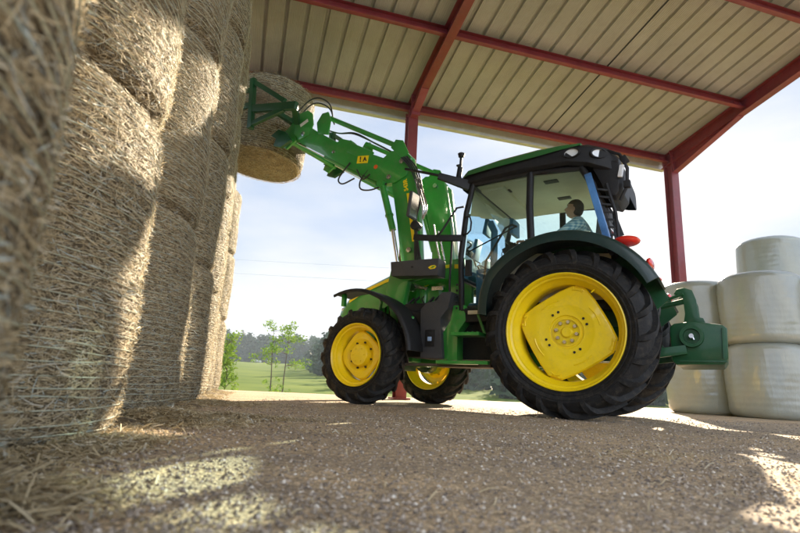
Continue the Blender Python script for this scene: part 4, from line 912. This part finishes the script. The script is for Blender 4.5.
def skin(name, pts, edges, mts, parent, root=0, sub=2):
    me = bpy.data.meshes.new(name); me.from_pydata([p[:3] for p in pts], edges, []); o = bpy.data.objects.new(name, me); link(o, parent)
    sm = o.modifiers.new('s', 'SKIN'); 
    for i, p in enumerate(pts):
        sv = me.skin_vertices[0].data[i]; r = p[3]; sv.radius = (r, r) if not isinstance(r, tuple) else r; sv.use_root = (i == root)
    sm.use_smooth_shade = True; ss = o.modifiers.new('b', 'SUBSURF'); ss.levels = sub; ss.render_levels = sub
    dg = bpy.context.evaluated_depsgraph_get(); m2 = bpy.data.meshes.new_from_object(o.evaluated_get(dg)); o.modifiers.clear(); o.data = m2
    m2.materials.clear(); m2.materials.append(mts)
    for p in m2.polygons: p.use_smooth = True
    return o
DP = empty('person', TO + TF * .08 + Vector((0, 0, 1.775)), TH)
tag(DP, 'driver in a light blue checked shirt sitting in the cab looking up', 'person')
# coordinates relative to seat point: x forward, y left, z up
body = [(-.02, 0, .06, (.15, .12)), (-.05, 0, .20, (.16, .11)), (-.06, 0, .36, (.20, .15)), (-.05, 0, .47, (.16, .12)), (-.02, 0, .535, .058), (0, 0, .59, .055),
        (-.05, .19, .455, .085), (.05, .27, .36, .068), (.18, .29, .28, .058), (.38, .23, .29, .044), (.54, .16, .27, .026), (.60, .155, .285, .03),
        (-.05, -.19, .455, .085), (.05, -.27, .36, .068), (.18, -.29, .28, .058), (.38, -.23, .29, .044), (.54, -.16, .27, .026), (.60, -.155, .285, .03),
        (.02, .10, .02, .095), (.42, .13, .06, .075), (.56, .13, -.02, .06), (.70, .13, -.36, .045), (.72, .13, -.46, .045), (.86, .13, -.49, .035),
        (.02, -.10, .02, .095), (.42, -.13, .06, .075), (.56, -.13, -.02, .06), (.70, -.13, -.36, .045), (.72, -.13, -.46, .045), (.86, -.13, -.49, .035)]
ed = [(0, 1), (1, 2), (2, 3), (3, 4), (4, 5), (3, 6), (6, 7), (7, 8), (8, 9), (9, 10), (10, 11), (3, 12), (12, 13), (13, 14), (14, 15), (15, 16), (16, 17), (0, 18), (18, 19), (19, 20), (20, 21), (21, 22), (22, 23), (0, 24), (24, 25), (25, 26), (26, 27), (27, 28), (28, 29)]
bd = skin('body', body, ed, SHIRT, DP)
bd.data.materials.append(SKIN); bd.data.materials.append(JEANS)
for p in bd.data.polygons:
    c = p.center; p.material_index = 1 if (c.x > .50 and abs(c.y) < .3 and c.z > .15) or c.z > .535 else (2 if c.z < .08 else 0)
# head, tilted back
g = MB(); HC = Vector((.03, 0, .69)); tilt = Matrix.Rotation(-.30, 3, 'Y')
n = 24
for i in range(n + 1):
    t = PI * i / n
    for k in range(2 * n):
        a = PI * k / n; d = Vector((math.sin(t) * math.cos(a), math.sin(t) * math.sin(a), math.cos(t)))
        p = Vector((d.x * .098, d.y * .076, d.z * .118))
        if d.z < 0: p.x *= 1 + .0 - (.25 if d.x < 0 else .02) * -d.z; p.y *= 1 - .28 * d.z * d.z; 
        if d.x > .6:
            p.x += .026 * math.exp(-((d.y / .14) ** 2) - ((d.z + .18) / .16) ** 2)      # nose
            p.x -= .010 * math.exp(-(((abs(d.y) - .36) / .17) ** 2) - ((d.z - .08) / .13) ** 2)  # eye sockets
            p.x += .007 * math.exp(-((d.y / .3) ** 2) - ((d.z + .52) / .10) ** 2)         # lips
            p.x += .010 * math.exp(-((d.y / .3) ** 2) - ((d.z + .82) / .12) ** 2)        # chin
        g.v.append(HC + tilt @ p)
m_ = 2 * n; g.f = [[i * m_ + k, (i + 1) * m_ + k, (i + 1) * m_ + (k + 1) % m_, i * m_ + (k + 1) % m_] for i in range(n) for k in range(m_)]; g.mi = [0] * len(g.f)
for s in (1, -1):
    e_ = MB(); e_.ball((0, 0, 0), (.026, .011, .034), 8); b = len(g.v); g.v += [HC + tilt @ (v + Vector((-.008, s * .077, -.012))) for v in e_.v]; g.f += [[b + i for i in f] for f in e_.f]; g.mi += [0] * len(e_.f)
hd_ = g.build('head', SKIN, DP, smooth=180)
g = MB()
for s in (1, -1): g.ball(HC + tilt @ Vector((.083, s * .030, .012)), .011, 8)
build_each(g, 'eye', DECW, hd_); 
g = MB()
for s in (1, -1): g.ball(HC + tilt @ Vector((.092, s * .030, .013)), .005, 6); g.bar(HC + tilt @ Vector((.092, s * .016, .036)), HC + tilt @ Vector((.084, s * .046, .038)), .008, .007)
g.bar(HC + tilt @ Vector((.097, -.022, -.062)), HC + tilt @ Vector((.097, .022, -.062)), .006, .006); g.build('eyebrows', HAIR, hd_)
g = MB(); n = 20
for i in range(n + 1):
    t = PI * .72 * i / n
    for k in range(2 * n):
        a = PI * k / n; d = Vector((math.sin(t) * math.cos(a), math.sin(t) * math.sin(a), math.cos(t)))
        lim = .42 if d.x > .1 else (-.02 if d.x > -.25 else -.75)
        q = 1.10 + .03 * noise.noise(d * 9) if d.z > lim - .1 * 0 else .93
        g.v.append(HC + tilt @ (Vector((d.x * .098, d.y * .076, d.z * .118)) * q + Vector((-.006, 0, .004))))
m_ = 2 * n; g.f = [[i * m_ + k, (i + 1) * m_ + k, (i + 1) * m_ + (k + 1) % m_, i * m_ + (k + 1) % m_] for i in range(n) for k in range(m_)]; g.mi = [0] * len(g.f)
g.build('hair', HAIR, DP, smooth=180)
g = MB(); g.lathe([(0, .066), (.03, .070), (.05, .062), (.045, .058), (.0, .060)], (-.01, 0, .525), 20, axis='z'); g.build('shirt_collar', SHIRT, DP)
def hand(s):
    base = (.60, s * .155, .285); P = [(base[0], base[1], base[2], .026), (base[0] + .045, s * .150, .300, .030)]; E_ = [(0, 1)]
    for k, ln in enumerate((.065, .072, .068, .055)):
        yk = s * (.125 + .018 * k); b = len(P); P += [(base[0] + .078, yk, .312, .010), (base[0] + .078 + ln * .45, yk, .305, .009), (base[0] + .076 + ln * .55, yk, .305 - ln * .4, .008), (base[0] + .065 + ln * .2, yk, .295 - ln * .55, .007)]; E_ += [(1, b), (b, b + 1), (b + 1, b + 2), (b + 2, b + 3)]
    b = len(P); P += [(base[0] + .03, s * .115, .290, .012), (base[0] + .06, s * .10, .278, .010), (base[0] + .085, s * .105, .27, .009)]; E_ += [(0, b), (b, b + 1), (b + 1, b + 2)]
    return skin('hand', P, E_, SKIN, DP, sub=1)
hand(1); hand(-1)

# ------------------------------------------------------------------ film-wrapped bales on the right
def film_mat():
    m = mat('silage_film', (.32, .34, .30), .20, coat=.4, var=.10, vscale=2.5, spec=.6); t = m.node_tree; b = t.nodes['Principled BSDF']; tc = nd(t, 'ShaderNodeTexCoord')
    mp = nd(t, 'ShaderNodeMapping'); mp.inputs['Scale'].default_value = (5, 5, 1.2); n = nd(t, 'ShaderNodeTexNoise', Scale=2.0, Detail=6.0, Roughness=.6, Distortion=.6)
    wv = nd(t, 'ShaderNodeTexWave', Scale=3.2, Distortion=1.5); wv.bands_direction = 'Z'; t.links.new(tc.outputs['Object'], mp.inputs[0]); t.links.new(mp.outputs[0], n.inputs[0]); t.links.new(tc.outputs['Object'], wv.inputs[0])
    a = nd(t, 'ShaderNodeMath', _operation='MULTIPLY_ADD'); a.inputs[1].default_value = .13; t.links.new(wv.outputs[1], a.inputs[0]); t.links.new(n.outputs[0], a.inputs[2])
    bp = nd(t, 'ShaderNodeBump', Strength=.4, Distance=.02); t.links.new(a.outputs[0], bp.inputs['Height']); t.links.new(bp.outputs[0], b.inputs['Normal']); t.links.new(bp.outputs[0], b.inputs['Coat Normal'])
    tl = nd(t, 'ShaderNodeBsdfTranslucent'); tl.inputs[0].default_value = (.45, .47, .32, 1); ms = nd(t, 'ShaderNodeMixShader'); ms.inputs[0].default_value = .12
    o = t.nodes['Material Output']; t.links.new(b.outputs[0], ms.inputs[1]); t.links.new(tl.outputs[0], ms.inputs[2]); t.links.new(ms.outputs[0], o.inputs[0]); return m
FILM = film_mat()
def wrapped(loc, rzz, seed, h=1.22, r=.64):
    g = MB(); n, m = 72, 30
    for i in range(m + 1):
        t = i / m; z = h * t; e = min(t, 1 - t) * m
        rr = r * (1 - .05 * abs(2 * t - 1) ** 2) - (.10 * (1 - min(1, e / 2.6)) ** 2)
        for k in range(n):
            a = 2 * PI * k / n; q = rr + .022 * noise.noise(Vector((math.cos(a) * 1.7 + seed, math.sin(a) * 1.7, z * 1.6))) + .006 * noise.noise(Vector((a * 9, z * 14 + seed, 2)))
            g.v.append(Vector((q * math.cos(a), q * math.sin(a), z)))
    g.f = [[i * n + k, i * n + (k + 1) % n, (i + 1) * n + (k + 1) % n, (i + 1) * n + k] for i in range(m) for k in range(n)] + [list(range(n)), [m * n + k for k in range(n)][::-1]]; g.mi = [0] * len(g.f)
    o = g.build('wrapped_bale', FILM, None, smooth=60); o.location = loc; o.rotation_euler = (random.uniform(-.012, .012), random.uniform(-.012, .012), rzz); return o
for (x, y, k, lb) in ((5.80, 9.95, 0, 'pale green film-wrapped bale on the ground behind the ballast weight'), (5.78, 9.97, 1, 'film-wrapped bale in the second row, directly behind the hook of the ballast weight'),
                      (6.33, 8.95, 0, 'shiny film-wrapped bale on the ground, right of the ballast weight'), (6.35, 8.97, 1, 'film-wrapped bale in the second row, in front of the single topmost bale'),
                      (7.63, 8.75, 0, 'film-wrapped bale on the ground at the far right'), (7.62, 8.73, 1, 'film-wrapped bale in the second row at the far right'),
                      (7.15, 10.15, 0, 'film-wrapped bale on the ground in the back row'), (7.13, 10.17, 1, 'film-wrapped bale second up in the back row'), (7.95, 10.75, 2, 'topmost film-wrapped bale of the whole pile')):
    o = wrapped((x, y, -.01 + k * 1.215), random.random() * 6, random.random() * 9); tag(o, lb, 'wrapped bale', 'silage bales wrapped in pale film')
o = wrapped((8.35, 10.9, 0), .4, 2.2); tag(o, 'film-wrapped bale on the ground, rearmost at the right edge', 'wrapped bale', 'silage bales wrapped in pale film')
o = wrapped((8.36, 10.88, 1.215), 1.4, 5.2); tag(o, 'film-wrapped bale, rearmost of the second row at the right edge', 'wrapped bale', 'silage bales wrapped in pale film')

# ------------------------------------------------------------------ vegetation and distance
def leaf_mat(name, a, b_, tr=.3): return tone_mat(name, [(0, a), (1, b_)], .6, tr)
LEAF = leaf_mat('young_leaves', (.08, .17, .02), (.24, .34, .05), .45); WOODL = leaf_mat('wood_leaves', (.014, .036, .016), (.04, .07, .025), .15)
def leaves(g, c, sz, n, s, rnd, tbase):
    for _ in range(n):
        while True:
            p = Vector((rnd.uniform(-1, 1), rnd.uniform(-1, 1), rnd.uniform(-1, 1)))
            if p.length < 1: break
        p = p * (.55 + .45 * p.length); q = Vector(c) + Vector((p.x * sz[0], p.y * sz[1], p.z * sz[2]))
        d = Vector((rnd.gauss(0, 1), rnd.gauss(0, 1), rnd.gauss(0, 1))).normalized(); e = d.orthogonal().normalized(); k = s * rnd.uniform(.6, 1.4)
        b = len(g.v); g.v += [q - d * k, q + e * k * .55, q + d * k, q - e * k * .55]; g.f.append([b, b + 1, b + 2, b + 3]); g.mi.append(0); g.tone += [min(1, max(0, tbase + rnd.gauss(0, .22)))] * 4
def sapling(loc, h, stems, lab, seed, spread=.35, lpn=30, ls=.06):
    rnd = random.Random(seed); r = empty('sapling', loc); tag(r, lab, 'tree'); t = MB(); L = MB(); L.tone = []
    for (dx, lean) in stems:
        pts = [(dx + lean * k / 6 * h + .05 * noise.noise(Vector((k, seed, dx))), 0.03 * k * math.sin(seed), h * k / 6) for k in range(7)]; t.tube(pts, [.035 * (1 - k / 8) * h / 3 for k in range(7)], 7)
        for k in range(3 if h > 1.5 else 1, 7):
            for _ in range(3):
                a = rnd.random() * 6.28; p = Vector(pts[k]); q = p + Vector((math.cos(a) * spread * rnd.random() * 1.6, math.sin(a) * spread, rnd.uniform(.0, .3))); t.tube([p, q], [.012, .005], 5); leaves(L, q, (.24 * h / 3 + .06, .24 * h / 3 + .06, .22), lpn, ls, rnd, .55)
        for _ in range(4): a = rnd.random() * 6.28; q = Vector(pts[1]) + Vector((math.cos(a) * .25, math.sin(a) * .25, rnd.uniform(-.2, .4))); leaves(L, q, (.15, .15, .12), int(lpn * .4), ls, rnd, .6)
    t.build('trunk', BARK, r); L.build('crown', LEAF, r, weld=False)
def groundpt(px_az, d):       # world point on terrain at azimuth (rad) and distance
    p = Vector((math.sin(px_az) * d, math.cos(px_az) * d, 0)); q = p - P1; z = terr(q.dot(U), q.dot(V)); return Vector((p.x, p.y, z))
sapling(groundpt(-.216, 21), 2.6, ((-.22, -.03), (.22, .04)), 'slender young tree with two stems beyond the yard, left of the front wheel', 4, spread=.5, lpn=54, ls=.045)
sapling(groundpt(-.318, 15), 1.35, ((0, .05), (.2, -.03)), 'small leafy shrub at the yard edge beside the farthest bale stack', 9, .22, 26, .045)
def field_tree(loc, h, w_, lab, seed, n=500, ls=.45):
    rnd = random.Random(seed); r = empty('field_tree', loc); tag(r, lab, 'tree'); t = MB(); t.tube([(0, 0, -.5), (0, 0, h * .3), (.1, 0, h * .7)], [.25, .2, .1], 8); t.build('trunk', BARK, r)
    L = MB(); L.tone = []
    for k in range(9): a = rnd.random() * 6.28; q = rnd.random(); leaves(L, (math.cos(a) * w_ * .45 * q, math.sin(a) * w_ * .45 * q, h * rnd.uniform(.4, .85)), (w_ * .3, w_ * .3, h * .2), n // 9, ls, rnd, rnd.uniform(.2, .7))
    L.build('crown', WOODL, r, weld=False)
field_tree(groundpt(-.305, 150), 2.6, 4.0, 'small dark round bush alone in the sunny meadow', 3, 400, .3)
random.seed(5)
for k, (az, d) in enumerate(((-.262, 185), (-.256, 186), (-.250, 184), (-.235, 187))):
    p = groundpt(az, d); g = MB(); g.tube([(-.5, 0, .45), (.5, 0, .45)], .48, 14); o = g.build('field_bale', FILM, None, bevel=.1); o.location = p; o.rotation_euler = (0, 0, k)
    tag(o, '%s of the four tiny pale bales in the far meadow below the wood' % ('leftmost', 'second from left', 'third from left', 'rightmost')[k], 'wrapped bale', 'pale bales in the far meadow')
def wood(name, label, spots, seed, hmin, hmax, n, ls):
    rnd = random.Random(seed); L = MB(); L.tone = []
    for (az, d) in spots:
        p = groundpt(az, d); h = rnd.uniform(hmin, hmax); tb = rnd.uniform(.15, .75)
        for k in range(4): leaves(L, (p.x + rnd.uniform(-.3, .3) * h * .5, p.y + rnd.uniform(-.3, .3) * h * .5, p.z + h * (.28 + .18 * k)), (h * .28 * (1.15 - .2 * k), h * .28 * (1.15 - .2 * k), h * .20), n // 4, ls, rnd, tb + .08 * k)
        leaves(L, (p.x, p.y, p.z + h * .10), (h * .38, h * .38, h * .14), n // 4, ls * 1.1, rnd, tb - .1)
    o = L.build(name, WOODL, None, weld=False); tag(o, label, 'wood', kind='stuff')
rnd = random.Random(2)
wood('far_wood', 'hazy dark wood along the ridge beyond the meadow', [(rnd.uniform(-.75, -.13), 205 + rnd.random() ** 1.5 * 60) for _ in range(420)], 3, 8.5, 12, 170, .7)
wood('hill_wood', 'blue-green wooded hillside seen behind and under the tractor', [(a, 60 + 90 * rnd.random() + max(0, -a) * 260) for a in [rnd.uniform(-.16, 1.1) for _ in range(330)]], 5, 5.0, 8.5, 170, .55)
# overhead wires
WIRE = mat('wire', (.42, .43, .45), .6)
for (z, d, lb) in ((14.2, 62, 'upper thin overhead wire crossing the sky'), (12.5, 62, 'lower thin overhead wire crossing the sky')):
    g = MB(); g.tube([(x, d + .02 * x, z + .00025 * x * x * .6 - .0 * x) for x in range(-90, 100, 6)], .015, 5, cap=False); o = g.build('overhead_wire', WIRE); tag(o, lb, 'wire')
# ------------------------------------------------------------------ air
hz = bpy.data.materials.new('air'); hz.use_nodes = True; t = hz.node_tree; t.nodes.remove(t.nodes['Principled BSDF'])
pv = t.nodes.new('ShaderNodeVolumePrincipled'); pv.inputs['Color'].default_value = (.75, .86, 1, 1); pv.inputs['Density'].default_value = .0006; pv.inputs['Anisotropy'].default_value = .1
t.links.new(pv.outputs[0], t.nodes['Material Output'].inputs['Volume'])
g = MB(); g.box((0, 160, 20), (760, 420, 46)); tag(g.build('haze', hz), kind='stuff')
